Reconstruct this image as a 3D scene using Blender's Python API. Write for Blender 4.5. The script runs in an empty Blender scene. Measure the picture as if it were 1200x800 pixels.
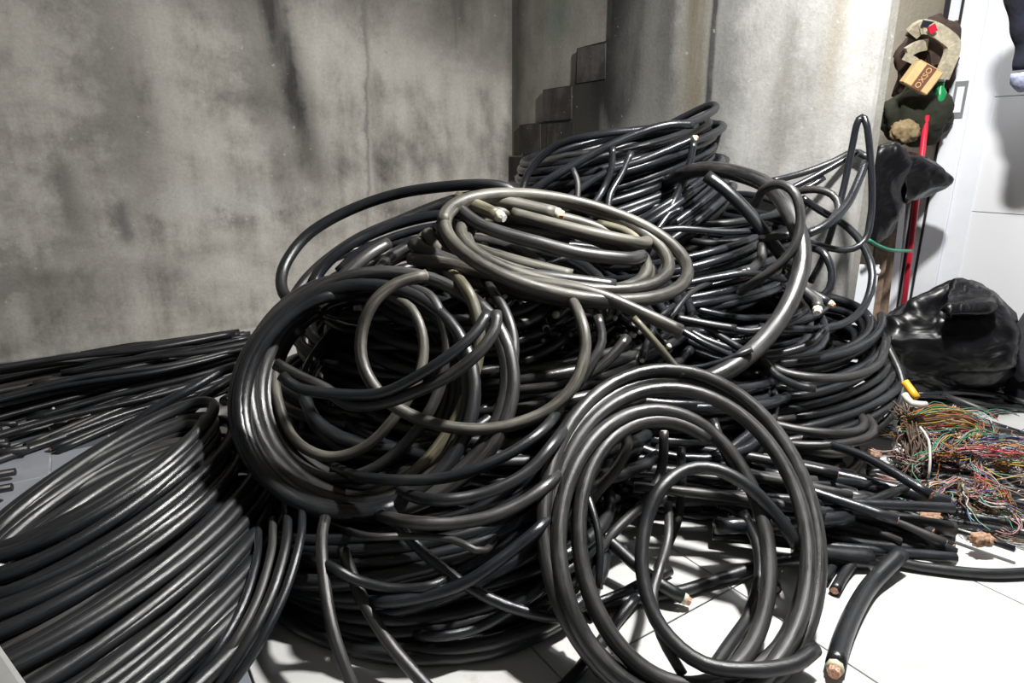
import bpy, bmesh, math, random
import numpy as np
from mathutils import Vector, Matrix, noise

random.seed(7)
SC = bpy.context.scene
COL = SC.collection

# ------------------------------------------------------------------ camera
FPX = 760.0
PITCH = math.atan(760.0 / 2580.0)
CT, ST = math.cos(PITCH), math.sin(PITCH)
CAMH = 1.0
cam_d = bpy.data.cameras.new('camera')
cam_d.sensor_width = 36.0
cam_d.lens = FPX / 1200.0 * 36.0
cam_d.clip_start = 0.02
cam = bpy.data.objects.new('camera', cam_d)
cam.location = (0, 0, CAMH)
cam.rotation_euler = (math.pi / 2 - PITCH, 0, 0)
COL.objects.link(cam)
SC.camera = cam

# ------------------------------------------------------------------ world, lamps, exposure
w = bpy.data.worlds.new('world')
SC.world = w
w.use_nodes = True
w.node_tree.nodes['Background'].inputs[0].default_value = (0.80, 0.88, 1.0, 1)
w.node_tree.nodes['Background'].inputs[1].default_value = 0.07

def area_lamp(name, loc, target, size, power, color):
    d = bpy.data.lights.new(name, 'AREA')
    d.shape = 'DISK'
    d.size = size
    d.energy = power
    d.color = color
    o = bpy.data.objects.new(name, d)
    o.location = loc
    o.rotation_euler = (Vector(target) - Vector(loc)).to_track_quat('-Z', 'Y').to_euler()
    COL.objects.link(o)
    return o
area_lamp('ceiling_lamp', (1.0, 1.60, 2.3), (0.1, 2.1, 0.2), 0.15, 98, (1.0, 0.985, 0.95))
area_lamp('passage_fill', (1.7, 3.7, 2.7), (2.2, 4.2, 0.8), 0.3, 14, (1.0, 0.95, 0.86))  # unseen light, added to brighten the back wall of the passage
area_lamp('room_fill', (1.35, 2.0, 2.75), (1.9, 2.3, 0.4), 0.45, 15, (0.95, 0.97, 1.0))  # added fill light for the white wall and right floor, no visible source

SC.view_settings.view_transform = 'Standard'
SC.view_settings.look = 'None'
SC.view_settings.gamma = 1.0
SC.view_settings.use_curve_mapping = False
SC.view_settings.exposure = 0.35

# ------------------------------------------------------------------ pixel -> world
def ray(px, py):
    dx, dy = px - 600.0, py - 400.0
    return Vector((dx, FPX * CT - dy * ST, -FPX * ST - dy * CT))
def at(px, py, Y):
    d = ray(px, py)
    t = Y / d.y
    return Vector((d.x * t, Y, CAMH + d.z * t))
def fl(px, py, z=0.0):
    d = ray(px, py)
    t = (z - CAMH) / d.z
    return Vector((d.x * t, d.y * t, z))
TD = Vector((0.551, -0.8345, 0)).normalized()     # along the right wall, towards the viewer
ND = Vector((-TD.y, TD.x, 0))                      # along the left wall, to the right / away
CORNER = Vector((0, 4.69, 0))
def WR(s, z, off=0.0):      # point on right wall plane, off = towards the room
    return CORNER + TD * s - ND * off + Vector((0, 0, z))
def WL(s, z, off=0.0):      # point on left wall plane
    return CORNER - ND * s + TD * off + Vector((0, 0, z))

# ------------------------------------------------------------------ materials
def new_mat(name):
    m = bpy.data.materials.new(name)
    m.use_nodes = True
    nt = m.node_tree
    b = nt.nodes['Principled BSDF']
    return m, nt, b
def N(nt, t, **kw):
    n = nt.nodes.new(t)
    for k, v in kw.items():
        if k in n.inputs.keys():
            n.inputs[k].default_value = v
        else:
            setattr(n, k, v)
    return n
def L(nt, a, b):
    nt.links.new(a, b)
def ramp(nt, fac, stops):
    r = nt.nodes.new('ShaderNodeValToRGB')
    el = r.color_ramp.elements
    while len(el) > 1: el.remove(el[-1])
    el[0].position = stops[0][0]; el[0].color = tuple(stops[0][1]) + (1,)
    for p, c in stops[1:]:
        e = el.new(p); e.color = tuple(c) + (1,)
    L(nt, fac, r.inputs[0])
    return r
def g3(v): return (v, v, v)
def math_node(nt, op, a, b=None, c=None, clamp=False):
    n = nt.nodes.new('ShaderNodeMath'); n.operation = op; n.use_clamp = clamp
    for i, v in enumerate((a, b, c)):
        if v is None: continue
        if isinstance(v, (int, float)): n.inputs[i].default_value = v
        else: L(nt, v, n.inputs[i])
    return n.outputs[0]
def mix_col(nt, fac, a, b, mode='MIX'):
    n = nt.nodes.new('ShaderNodeMix'); n.data_type = 'RGBA'; n.blend_type = mode
    for sock, v in ((n.inputs[0], fac), (n.inputs[6], a), (n.inputs[7], b)):
        if isinstance(v, (int, float)): sock.default_value = v
        elif isinstance(v, tuple): sock.default_value = v + (1,) if len(v) == 3 else v
        else: L(nt, v, sock)
    return n.outputs[2]

def rubber(name, base, dust, dust_amt, rough=0.36):
    m, nt, b = new_mat(name)
    uv = N(nt, 'ShaderNodeUVMap')
    mp = N(nt, 'ShaderNodeMapping'); mp.inputs['Scale'].default_value = (7, 3, 1)
    L(nt, uv.outputs[0], mp.inputs[0])
    n1 = N(nt, 'ShaderNodeTexNoise', Scale=1.6, Detail=6.0, Roughness=0.65)
    L(nt, mp.outputs[0], n1.inputs[0])
    mp2 = N(nt, 'ShaderNodeMapping'); mp2.inputs['Scale'].default_value = (9, 34, 1)
    L(nt, uv.outputs[0], mp2.inputs[0])
    n2 = N(nt, 'ShaderNodeTexNoise', Scale=1.0, Detail=5.0, Roughness=0.7)
    L(nt, mp2.outputs[0], n2.inputs[0])
    tc = N(nt, 'ShaderNodeTexCoord')
    n3 = N(nt, 'ShaderNodeTexNoise', Scale=3.2, Detail=3.0)
    L(nt, tc.outputs['Object'], n3.inputs[0])
    mul = math_node(nt, 'MULTIPLY', n1.outputs[0], n2.outputs[0])
    mul = math_node(nt, 'MULTIPLY', mul, n3.outputs[0])
    r = ramp(nt, mul, [(0.07, g3(0)), (0.21, g3(1))])
    f = math_node(nt, 'MULTIPLY', r.outputs[0], dust_amt)
    col = mix_col(nt, f, base, dust)
    L(nt, col, b.inputs['Base Color'])
    rr = math_node(nt, 'MULTIPLY_ADD', r.outputs[0], 0.30 * (0.5 + dust_amt), rough - 0.06)
    L(nt, rr, b.inputs['Roughness'])
    b.inputs['Specular IOR Level'].default_value = 0.62
    bp = N(nt, 'ShaderNodeBump', Strength=0.25, Distance=0.002)
    L(nt, n2.outputs[0], bp.inputs['Height'])
    L(nt, bp.outputs[0], b.inputs['Normal'])
    return m
M = {}
M['black'] = rubber('black rubber jacket', (0.010, 0.011, 0.013), (0.045, 0.045, 0.048), 0.30, 0.29)
M['gloss'] = rubber('glossy black rubber jacket', (0.008, 0.009, 0.012), (0.06, 0.065, 0.075), 0.25, 0.25)
M['grey'] = rubber('greyed black rubber jacket', (0.010, 0.010, 0.011), (0.085, 0.083, 0.079), 0.60, 0.31)
M['dusty'] = rubber('dusty rubber jacket', (0.020, 0.019, 0.018), (0.17, 0.158, 0.125), 0.80, 0.36)
M['olive'] = rubber('dirt stained rubber jacket', (0.030, 0.028, 0.020), (0.24, 0.215, 0.13), 0.9, 0.42)

def plain(name, col, rough=0.5, metal=0.0, noise_amt=0.0, scale=20.0, bump=0.0, spec=0.5):
    m, nt, b = new_mat(name)
    b.inputs['Roughness'].default_value = rough
    b.inputs['Metallic'].default_value = metal
    b.inputs['Specular IOR Level'].default_value = spec
    tc = N(nt, 'ShaderNodeTexCoord')
    n = N(nt, 'ShaderNodeTexNoise', Scale=scale, Detail=5.0)
    L(nt, tc.outputs['Object'], n.inputs[0])
    lo = tuple(c * (1 - noise_amt) for c in col); hi = tuple(min(1, c * (1 + noise_amt)) for c in col)
    r = ramp(nt, n.outputs[0], [(0.3, lo), (0.7, hi)])
    L(nt, r.outputs[0], b.inputs['Base Color'])
    if bump:
        bp = N(nt, 'ShaderNodeBump', Strength=bump, Distance=0.004)
        L(nt, n.outputs[0], bp.inputs['Height']); L(nt, bp.outputs[0], b.inputs['Normal'])
    return m
M['copper'] = plain('copper strands', (0.62, 0.33, 0.22), 0.45, 0.25, 0.5, 260, 0.6)
M['tin'] = plain('pale cut metal', (0.70, 0.66, 0.60), 0.4, 0.2, 0.35, 260, 0.6)
M['insul'] = plain('cream inner insulation', (0.62, 0.57, 0.42), 0.5, 0, 0.15)
M['grout'] = plain('tile grout', (0.16, 0.155, 0.15), 0.9, 0, 0.3, 30)
M['grout_pale'] = plain('pale grout', (0.40, 0.41, 0.42), 0.9, 0, 0.3, 30)
M['white_alu'] = plain('white painted aluminium', (0.82, 0.85, 0.90), 0.35, 0, 0.02)
M['dark_seal'] = plain('black rubber seal', (0.02, 0.02, 0.025), 0.5)
M['steel'] = plain('brushed steel', (0.45, 0.46, 0.48), 0.35, 0.6, 0.1)
M['red'] = plain('red paint', (0.50, 0.015, 0.04), 0.35, 0, 0.1)
M['green'] = plain('green plastic', (0.01, 0.30, 0.09), 0.3, 0, 0.3)
M['wood'] = plain('weathered wood', (0.20, 0.14, 0.10), 0.8, 0, 0.4, 30, 0.4)
M['beige_cloth'] = plain('beige webbing', (0.42, 0.38, 0.28), 0.9, 0, 0.25, 60, 0.5)
M['brown_cloth'] = plain('dark brown cloth', (0.05, 0.03, 0.022), 0.85, 0, 0.3, 60, 0.5)
M['khaki'] = plain('khaki cloth', (0.20, 0.145, 0.075), 0.9, 0, 0.25, 60, 0.5)
M['olive_cloth'] = plain('dark olive cloth', (0.018, 0.020, 0.010), 0.9, 0, 0.3, 40, 0.5)
M['carton'] = plain('tan carton', (0.60, 0.42, 0.20), 0.75, 0, 0.08, 30)
M['carton_brown'] = plain('brown print', (0.16, 0.06, 0.03), 0.75, 0, 0.1, 30)
M['navy'] = plain('navy cloth', (0.010, 0.012, 0.025), 0.95, 0, 0.3, 60, 0.5)
M['grey_cloth'] = plain('grey cloth', (0.045, 0.046, 0.055), 0.95, 0, 0.3, 40, 0.5)
M['lilac'] = plain('pale striped cuff', (0.36, 0.38, 0.55), 0.9, 0, 0.3, 90, 0.4)
M['fibre'] = plain('brown fibre', (0.11, 0.075, 0.055), 0.95, 0, 0.5, 60, 0.6)

def bag_mat():
    m, nt, b = new_mat('black plastic film')
    b.inputs['Base Color'].default_value = (0.0025, 0.0025, 0.0035, 1)
    b.inputs['Roughness'].default_value = 0.36
    b.inputs['Specular IOR Level'].default_value = 0.38
    tc = N(nt, 'ShaderNodeTexCoord')
    v = N(nt, 'ShaderNodeTexNoise', Scale=4.5, Detail=3.0, Distortion=1.2)
    L(nt, tc.outputs['Object'], v.inputs[0])
    bp = N(nt, 'ShaderNodeBump', Strength=0.8, Distance=0.03)
    L(nt, v.outputs[0], bp.inputs['Height']); L(nt, bp.outputs[0], b.inputs['Normal'])
    return m
M['bag'] = bag_mat()

# concrete: local coordinates X = along the wall from the corner, Z = height
def concrete(name, base_stops, stains_tones, mott=1.0):
    m, nt, b = new_mat(name)
    tc = N(nt, 'ShaderNodeTexCoord')
    sep = N(nt, 'ShaderNodeSeparateXYZ'); L(nt, tc.outputs['Object'], sep.inputs[0])
    big = N(nt, 'ShaderNodeTexNoise', Scale=1.7, Detail=8.0, Roughness=0.62)
    L(nt, tc.outputs['Object'], big.inputs[0])
    mid = N(nt, 'ShaderNodeTexNoise', Scale=7.0, Detail=9.0, Roughness=0.7)
    L(nt, tc.outputs['Object'], mid.inputs[0])
    mp = N(nt, 'ShaderNodeMapping'); mp.inputs['Scale'].default_value = (6.0, 6.0, 0.7)
    L(nt, tc.outputs['Object'], mp.inputs[0])
    run = N(nt, 'ShaderNodeTexNoise', Scale=1.3, Detail=7.0, Roughness=0.6)
    L(nt, mp.outputs[0], run.inputs[0])
    a = math_node(nt, 'MULTIPLY', big.outputs[0], 0.50)
    a = math_node(nt, 'MULTIPLY_ADD', mid.outputs[0], 0.25, a)
    a = math_node(nt, 'MULTIPLY_ADD', run.outputs[0], 0.25, a)
    col = ramp(nt, a, base_stops).outputs[0]
    warp = math_node(nt, 'SUBTRACT', mid.outputs[0], 0.5)
    warp2 = math_node(nt, 'SUBTRACT', big.outputs[0], 0.5)
    for (x0, z0, lean, wx, zc, hz, colr, amt, wob) in stains_tones:
        # gaussian band round x = x0 + lean*(z-z0), faded in z round zc with half height hz
        dz = math_node(nt, 'SUBTRACT', sep.outputs[2], z0)
        xc = math_node(nt, 'MULTIPLY_ADD', dz, lean, x0)
        d = math_node(nt, 'SUBTRACT', sep.outputs[0], xc)
        d = math_node(nt, 'MULTIPLY_ADD', warp, wob, d)
        d = math_node(nt, 'MULTIPLY_ADD', warp2, wob, d)
        d = math_node(nt, 'DIVIDE', d, wx)
        d = math_node(nt, 'MULTIPLY', d, d)
        e = math_node(nt, 'SUBTRACT', sep.outputs[2], zc)
        e = math_node(nt, 'MULTIPLY_ADD', warp, wob * 2, e)
        e = math_node(nt, 'DIVIDE', e, hz)
        e = math_node(nt, 'MULTIPLY', e, e)
        e = math_node(nt, 'MULTIPLY', e, e)
        s = math_node(nt, 'ADD', d, e)
        s = math_node(nt, 'MULTIPLY', s, -1.0)
        s = math_node(nt, 'EXPONENT', s)
        k = math_node(nt, 'MULTIPLY_ADD', run.outputs[0], 1.4, -0.05, clamp=True)
        s = math_node(nt, 'MULTIPLY', s, k)
        s = math_node(nt, 'MULTIPLY', s, amt, clamp=True)
        col = mix_col(nt, s, col, colr)
    # small pale nicks and dark pits
    nk = N(nt, 'ShaderNodeTexNoise', Scale=26.0, Detail=3.0, Roughness=0.6)
    L(nt, tc.outputs['Object'], nk.inputs[0])
    kk = ramp(nt, nk.outputs[0], [(0.67, g3(0)), (0.72, g3(1))])
    kf = math_node(nt, 'MULTIPLY', kk.outputs[0], 0.45)
    col = mix_col(nt, kf, col, (0.62, 0.61, 0.58))
    pt = ramp(nt, nk.outputs[0], [(0.24, g3(1)), (0.31, g3(0))])
    pf = math_node(nt, 'MULTIPLY', pt.outputs[0], 0.5)
    col = mix_col(nt, pf, col, (0.06, 0.055, 0.05))
    fine = N(nt, 'ShaderNodeTexNoise', Scale=60.0, Detail=6.0, Roughness=0.7)
    L(nt, tc.outputs['Object'], fine.inputs[0])
    fv = ramp(nt, fine.outputs[0], [(0.3, g3(0.82)), (0.7, g3(1.10))])
    col = mix_col(nt, 0.8, col, fv.outputs[0], 'MULTIPLY')
    L(nt, col, b.inputs['Base Color'])
    b.inputs['Roughness'].default_value = 0.88
    b.inputs['Specular IOR Level'].default_value = 0.25
    h = math_node(nt, 'MULTIPLY_ADD', fine.outputs[0], 0.4, mid.outputs[0])
    bp = N(nt, 'ShaderNodeBump', Strength=0.35, Distance=0.012)
    L(nt, h, bp.inputs['Height']); L(nt, bp.outputs[0], b.inputs['Normal'])
    return m

# ------------------------------------------------------------------ object helpers
def tag(o, label=None, cat=None, group=None, kind=None):
    if label: o['label'] = label
    if cat: o['category'] = cat
    if group: o['group'] = group
    if kind: o['kind'] = kind
    return o
def link_mesh(name, me, mat, parent=None, smooth=True):
    o = bpy.data.objects.new(name, me)
    COL.objects.link(o)
    if mat is not None and not me.materials: me.materials.append(mat)
    if smooth:
        me.polygons.foreach_set('use_smooth', [True] * len(me.polygons))
    if parent is not None:
        o.parent = parent
        o.matrix_parent_inverse = parent.matrix_world.inverted() if parent.type == 'EMPTY' else Matrix.Identity(4)
    return o
def mesh_of(name, vs, fs):
    me = bpy.data.meshes.new(name)
    me.from_pydata([tuple(v) for v in vs], [], fs)
    me.update()
    return me
def empty(name, loc, label, cat, group=None):
    o = bpy.data.objects.new(name, None)
    o.location = loc
    o.empty_display_size = 0.05
    COL.objects.link(o)
    o.matrix_basis = Matrix.Translation(loc)
    tag(o, label, cat, group)
    return o
def child(o, parent):
    """o's mesh is in world coordinates; parent is an empty without rotation"""
    o.parent = parent
    o.location = -Vector(parent.location)
    o.matrix_parent_inverse = Matrix.Identity(4)
    return o
def box_mesh(name, corner, ux, uy, uz, bevel=0.0):
    """box spanned by three vectors from a corner"""
    c = Vector(corner)
    vs = [c, c + ux, c + ux + uy, c + uy, c + uz, c + ux + uz, c + ux + uy + uz, c + uy + uz]
    fs = [(0, 3, 2, 1), (4, 5, 6, 7), (0, 1, 5, 4), (1, 2, 6, 5), (2, 3, 7, 6), (3, 0, 4, 7)]
    me = mesh_of(name, vs, fs)
    bm = bmesh.new(); bm.from_mesh(me)
    if bevel:
        bmesh.ops.bevel(bm, geom=list(bm.edges), offset=bevel, segments=1, affect='EDGES')
    bmesh.ops.recalc_face_normals(bm, faces=bm.faces)
    bm.to_mesh(me); bm.free()
    return me

# ------------------------------------------------------------------ splines and tubes
def catmull(pts, step):
    P = np.array([tuple(p) for p in pts], float)
    if len(P) == 2:
        P = np.vstack([P[0], P.mean(0), P[1]])
    Q = np.vstack([2 * P[0] - P[1], P, 2 * P[-1] - P[-2]])
    out = []
    for i in range(1, len(Q) - 2):
        p0, p1, p2, p3 = Q[i - 1], Q[i], Q[i + 1], Q[i + 2]
        n = max(2, int(np.linalg.norm(p2 - p1) / step))
        t = np.linspace(0, 1, n, endpoint=False)[:, None]
        out.append(0.5 * ((2 * p1) + (-p0 + p2) * t + (2 * p0 - 5 * p1 + 4 * p2 - p3) * t ** 2 + (-p0 + 3 * p1 - 3 * p2 + p3) * t ** 3))
    out.append(Q[-2][None])
    return np.vstack(out)
def tube_mesh(name, P, r, sides=10, seed=0.0, clampz=True):
    P = np.asarray(P, float).copy()
    if clampz: P[:, 2] = np.maximum(P[:, 2], r + 0.001)
    if clampz and name != 'wire' and abs(r if np.ndim(r) == 0 else 1) < .5:
        nd = np.array([ND.x, ND.y]); td = np.array([TD.x, TD.y]); c0 = np.array([0, 4.69])
        q = (P[:, :2] - c0) @ td
        over = (P[:, :2] - c0) @ nd - (-0.034 - r)
        over = np.where((over > 0) & (q < 2.55), over, 0)
        P[:, :2] -= over[:, None] * nd
        un = np.maximum(0, (r + 0.002) - (P[:, :2] - c0) @ td)
        P[:, :2] += un[:, None] * td
    n = len(P)
    T = np.gradient(P, axis=0)
    T /= np.maximum(np.linalg.norm(T, axis=1)[:, None], 1e-9)
    up = np.array([0, 0, 1.0])
    if abs(T[0] @ up) > 0.9: up = np.array([1.0, 0, 0])
    nrm = np.zeros_like(P)
    v = up - T[0] * (T[0] @ up); v /= np.linalg.norm(v)
    for i in range(n):
        v = v - T[i] * (T[i] @ v)
        v /= max(np.linalg.norm(v), 1e-9)
        nrm[i] = v
    B = np.cross(T, nrm)
    a = np.linspace(0, 2 * math.pi, sides, endpoint=False)
    rr = r if np.ndim(r) else np.full(n, r)
    ring = P[:, None, :] + rr[:, None, None] * (np.cos(a)[None, :, None] * nrm[:, None, :] + np.sin(a)[None, :, None] * B[:, None, :])
    verts = ring.reshape(-1, 3)
    i = np.arange(n - 1)[:, None] * sides
    j = np.arange(sides)[None, :]
    j2 = (j + 1) % sides
    quads = np.stack([i + j, i + j2, i + sides + j2, i + sides + j], -1).reshape(-1, 4)
    faces = quads.tolist()
    faces.append(list(range(sides))[::-1])
    faces.append([(n - 1) * sides + k for k in range(sides)])
    me = bpy.data.meshes.new(name)
    me.from_pydata(verts.tolist(), [], faces)
    # uv: metres along the cable, and once around
    s = np.concatenate([[0], np.cumsum(np.linalg.norm(np.diff(P, axis=0), axis=1))])
    uvl = me.uv_layers.new(name='UVMap')
    ii = np.repeat(np.arange(n - 1), sides); jj = np.tile(np.arange(sides), n - 1)
    u0 = s[ii] + seed; u1 = s[ii + 1] + seed
    # mirror v so that there is no seam
    f = lambda q: np.abs(((q / sides) * 2) - 1)
    v0 = f(jj.astype(float)); v1 = f(((jj + 1) % sides).astype(float))
    uv = np.stack([np.stack([u0, v0], -1), np.stack([u0, v1], -1), np.stack([u1, v1], -1), np.stack([u1, v0], -1)], 1).reshape(-1, 2)
    full = np.zeros((len(me.loops), 2)); full[:len(uv)] = uv
    uvl.data.foreach_set('uv', full.ravel())
    me.update()
    return me, P, T

SEED = [0.0]
def cable(P, r, mat='black', name='cable', label=None, cat='cable', group=None, ends=(0, 0), sides=10, core='copper', parent=None, clampz=True):
    """P: dense points. ends: draw a cut core at start / end (0 none, 1 flush, 2 stripped end)"""
    SEED[0] += 3.77
    me, Pc, T = tube_mesh(name, P, r, sides, SEED[0] % 50, clampz)
    o = link_mesh(name, me, M[mat])
    if parent is None: tag(o, label, cat, group)
    else: child(o, parent)
    for e, k, sg in ((ends[0], 0, -1), (ends[1], -1, 1)):
        if not e: continue
        p = Pc[k]; t = T[k] * sg
        ln = 0.002 if e == 1 else r * 1.3
        c = np.stack([p - t * 0.004, p + t * ln * .5, p + t * ln])
        rc = np.array([0.72, 0.72, 0.60]) * r
        cm, _, _ = tube_mesh('copper_core', c, rc, 8, 0, False)
        co = link_mesh('copper_core', cm, M[core], smooth=False)
        co.parent = o
        if e == 2:
            c2 = np.stack([p - t * 0.003, p + t * ln * .3, p + t * ln * .55])
            im, _, _ = tube_mesh('inner_insulation', c2, np.array([.88, .88, .82]) * r, 8, 0, False)
            io = link_mesh('inner_insulation', im, M['insul'], smooth=True); io.parent = o
    return o
def free(pts, thick, mat='black', label='', ends=(0, 0), group=None, cat='cable', name='cable', sides=10, core='copper'):
    """pts (px, py, Y); thick in pixels at the middle point"""
    W = [at(*p) for p in pts]
    m = pts[len(pts) // 2]
    d = m[2] / ray(m[0], m[1]).y
    return cable(catmull(W, 0.02), thick / 2 * d, mat, name, label, cat, group, ends, sides, core)
def floor_cable(pts, thick, mat='black', label='', ends=(0, 0), group=None, z=0.0, name='cable', core='copper'):
    m = pts[len(pts) // 2]
    r = thick / 2 * (1.0 / -ray(m[0], m[1]).z)
    W = [fl(p[0], p[1], r + 0.001 + (p[2] if len(p) > 2 else z)) for p in pts]
    return cable(catmull(W, 0.02), r, mat, name, label, 'cable', group, ends, 12, core)

def join_stuff(objs, name, label, cat):
    mats = []; vs = []; fs = []; mi = []; uvs = []
    def add(o):
        me = o.data; off = len(vs)
        vs.extend([tuple(v.co) for v in me.vertices])
        m = me.materials[0]
        if m not in mats: mats.append(m)
        for p in me.polygons:
            fs.append([off + k for k in p.vertices]); mi.append(mats.index(m))
        if me.uv_layers: uvs.extend([tuple(d.uv) for d in me.uv_layers[0].data])
        else: uvs.extend([(0, 0)] * len(me.loops))
    for o in objs:
        for c in [o] + list(o.children): add(c)
    for o in objs:
        for c in list(o.children) + [o]: bpy.data.objects.remove(c)
    me = mesh_of(name, vs, fs)
    for m in mats: me.materials.append(m)
    me.polygons.foreach_set('material_index', mi)
    u = me.uv_layers.new(name='UVMap'); u.data.foreach_set('uv', np.array(uvs).ravel())
    o = link_mesh(name, me, None)
    tag(o, label, cat, None, 'stuff')
    return o
def wob(k, ph, amp):
    return amp * (math.sin(k * 2.399 + ph * 1.7) * 0.6 + math.sin(k * 5.13 + ph * 3.1) * 0.4)
def stack_coil(A, B, turns, r, mat, label, jit=0.03, layers=1, u0=0.0, u1=None, ends=(0, 0), sides=9, seg=44, seed=0, name='cable_coil', group=None, core='copper'):
    """A and B: first and last ring as (centre, right, front) given as (px,py,Y) triples; layers wound inside each other"""
    rnd = random.Random(seed)
    fr = []
    for F_ in (A, B):
        c, a, b = (at(*q) if len(q) == 3 else Vector(q[1:]) for q in F_)
        fr.append((c, a - c, b - c))
    pts = []
    slots = []
    for lay in range(layers):
        rng = list(range(turns)) if lay % 2 == 0 else list(range(turns))[::-1]
        for k in rng:
            slots.append((k / max(1, turns - 1), lay, rnd.gauss(0, jit), rnd.gauss(0, jit), rnd.gauss(0, jit), rnd.uniform(0, 6.28), rnd.uniform(0, 6.28)))
    tot = len(slots)
    ubeg = u0
    uend = tot * 2 * math.pi if u1 is None else u1
    nseg = int((uend - ubeg) / (2 * math.pi) * seg)
    for i in range(nseg + 1):
        u = ubeg + (uend - ubeg) * i / nseg
        q = min(u / (2 * math.pi), tot - 1e-4)
        k = int(q); f = q - k
        s0 = slots[k]; s1 = slots[min(k + 1, tot - 1)]
        f = f * f * (3 - 2 * f)
        g = [s0[j] * (1 - f) + s1[j] * f for j in range(7)]
        c = fr[0][0].lerp(fr[1][0], g[0]); a = fr[0][1].lerp(fr[1][1], g[0]); b = fr[0][2].lerp(fr[1][2], g[0])
        ra = 1 - g[1] * 2.1 * r / a.length + g[2]
        rb = 1 - g[1] * 2.1 * r / b.length + g[2]
        w1 = 1 + 0.6 * jit * math.sin(2 * u + g[5]) + 0.4 * jit * math.sin(3 * u + g[6])
        p = c + a * (ra * w1 * math.cos(u) + g[3] * 0.6) + b * (rb * w1 * math.sin(u) + g[4] * 0.6)
        ax = (fr[1][0] - fr[0][0])
        if ax.length > 1e-4: p += ax.normalized() * (jit * 0.35 * a.length * math.sin(u + g[6]))
        pts.append(p)
    return cable(pts, r, mat, name, label, 'cable coil', group, ends, sides, core)

def plane3(a, b, c):
    A_, B_, C_ = at(*a), at(*b), at(*c)
    n = (B_ - A_).cross(C_ - A_).normalized()
    if n.y > 0: n = -n             # points towards the viewer
    return A_, n
def on_plane(pl, px, py, off=0.0):
    d = ray(px, py); o = Vector((0, 0, CAMH))
    p0 = pl[0] + pl[1] * off
    t = (p0 - o).dot(pl[1]) / d.dot(pl[1])
    return o + d * t
def ring_coil(pl, keys, r, mat, label, u0, u1, ends=(0, 0), seg=52, sides=12, name='cable_coil', group=None, core='copper', lead=(), tail=()):
    """keys: one ellipse per turn (cx, cy, a, b, rot, off) as seen in the leaning plane pl"""
    pts = [Vector(q) if len(q) == 3 and isinstance(q, Vector) else on_plane(pl, *q) for q in lead]
    n = int((u1 - u0) / 360.0 * seg)
    for i in range(n + 1):
        u = u0 + (u1 - u0) * i / n
        q = min(max((u - u0) / 360.0, 0), len(keys) - 1 - 1e-6)
        k = int(q); f = q - k; f = f * f * (3 - 2 * f)
        g = [keys[k][j] * (1 - f) + keys[k + 1][j] * f for j in range(6)]
        uu = math.radians(u); rt = math.radians(g[4])
        x = g[2] * math.cos(uu); y = g[3] * math.sin(uu)
        px = g[0] + x * math.cos(rt) - y * math.sin(rt)
        py = g[1] + x * math.sin(rt) + y * math.cos(rt)
        pts.append(on_plane(pl, px, py, g[5]))
    pts += [on_plane(pl, *q) for q in tail]
    return cable(pts, r, mat, name, label, 'cable coil', group, ends, sides, core)

# ================================================================== SETTING
def wall_mesh_local(name, outline, thick, mat, origin, xdir, ndir, kind='structure'):
    """outline in (s, z); front face at local y=0 facing -y, body goes to +y"""
    n = len(outline)
    vs = [(s, 0, z) for s, z in outline] + [(s, thick, z) for s, z in outline]
    fs = [list(range(n)), list(range(n, 2 * n))[::-1]] + [[i, i + n, (i + 1) % n + n, (i + 1) % n] for i in range(n)]
    me = mesh_of(name, vs, fs)
    bm = bmesh.new(); bm.from_mesh(me); bmesh.ops.recalc_face_normals(bm, faces=bm.faces); bm.to_mesh(me); bm.free()
    o = link_mesh(name, me, mat, smooth=False)
    m = Matrix.Identity(4)
    for i, v in enumerate((xdir, ndir, Vector((0, 0, 1)))):
        for j in range(3): m[j][i] = v[j]
    m.translation = origin
    o.matrix_world = m
    if kind: o['kind'] = kind
    return o
HT = 2.9
DK = (0.035, 0.033, 0.032)
left_stains_tones = [
    # x0 (s), z0, lean, wx, zc, hz, colour, amount, wobble
    (1.45, 1.2, 0.20, 0.085, 1.60, 0.75, (0.050, 0.049, 0.047), 1.5, 0.13),
    (1.62, 1.2, 0.14, 0.13, 1.6, 0.75, (0.11, 0.105, 0.10), 0.8, 0.25),
    (2.35, 1.2, 0.10, 0.16, 1.3, 0.55, (0.12, 0.115, 0.11), 0.8, 0.35),
    (2.62, 0.8, 0.05, 0.07, 0.78, 0.22, (0.06, 0.06, 0.058), 0.9, 0.15),
    (2.40, 0.7, 0.00, 0.05, 0.66, 0.12, (0.05, 0.05, 0.05), 0.9, 0.12),
    (3.2, 0.5, 0.0, 0.7, 0.42, 0.14, (0.10, 0.095, 0.09), 0.7, 0.35),
    (0.3, 1.6, 0.0, 0.5, 1.85, 0.35, (0.06, 0.055, 0.05), 1.0, 0.3),  # darker tone high up beside the corner
    (0.0, 1.2, 0.0, 0.05, 1.2, 1.0, (0.08, 0.075, 0.07), 0.8, 0.1),  # narrow darker strip down the corner
    (2.2, 2.1, 0.0, 2.0, 2.05, 0.30, (0.09, 0.085, 0.08), 0.9, 0.35),  # broad band, darker towards the top of the wall
    (1.05, 1.0, -0.05, 0.012, 1.2, 0.7, (0.10, 0.10, 0.10), 0.7, 0.10),
    (1.9, 0.45, 0.0, 0.35, 0.72, 0.10, (0.62, 0.61, 0.59), 0.6, 0.3),
]
M['wall_l'] = concrete('stained grey concrete', [(0.37, (0.13, 0.122, 0.110)), (0.455, (0.31, 0.292, 0.264)), (0.53, (0.46, 0.438, 0.400)), (0.63, (0.58, 0.56, 0.52))], left_stains_tones)
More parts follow.
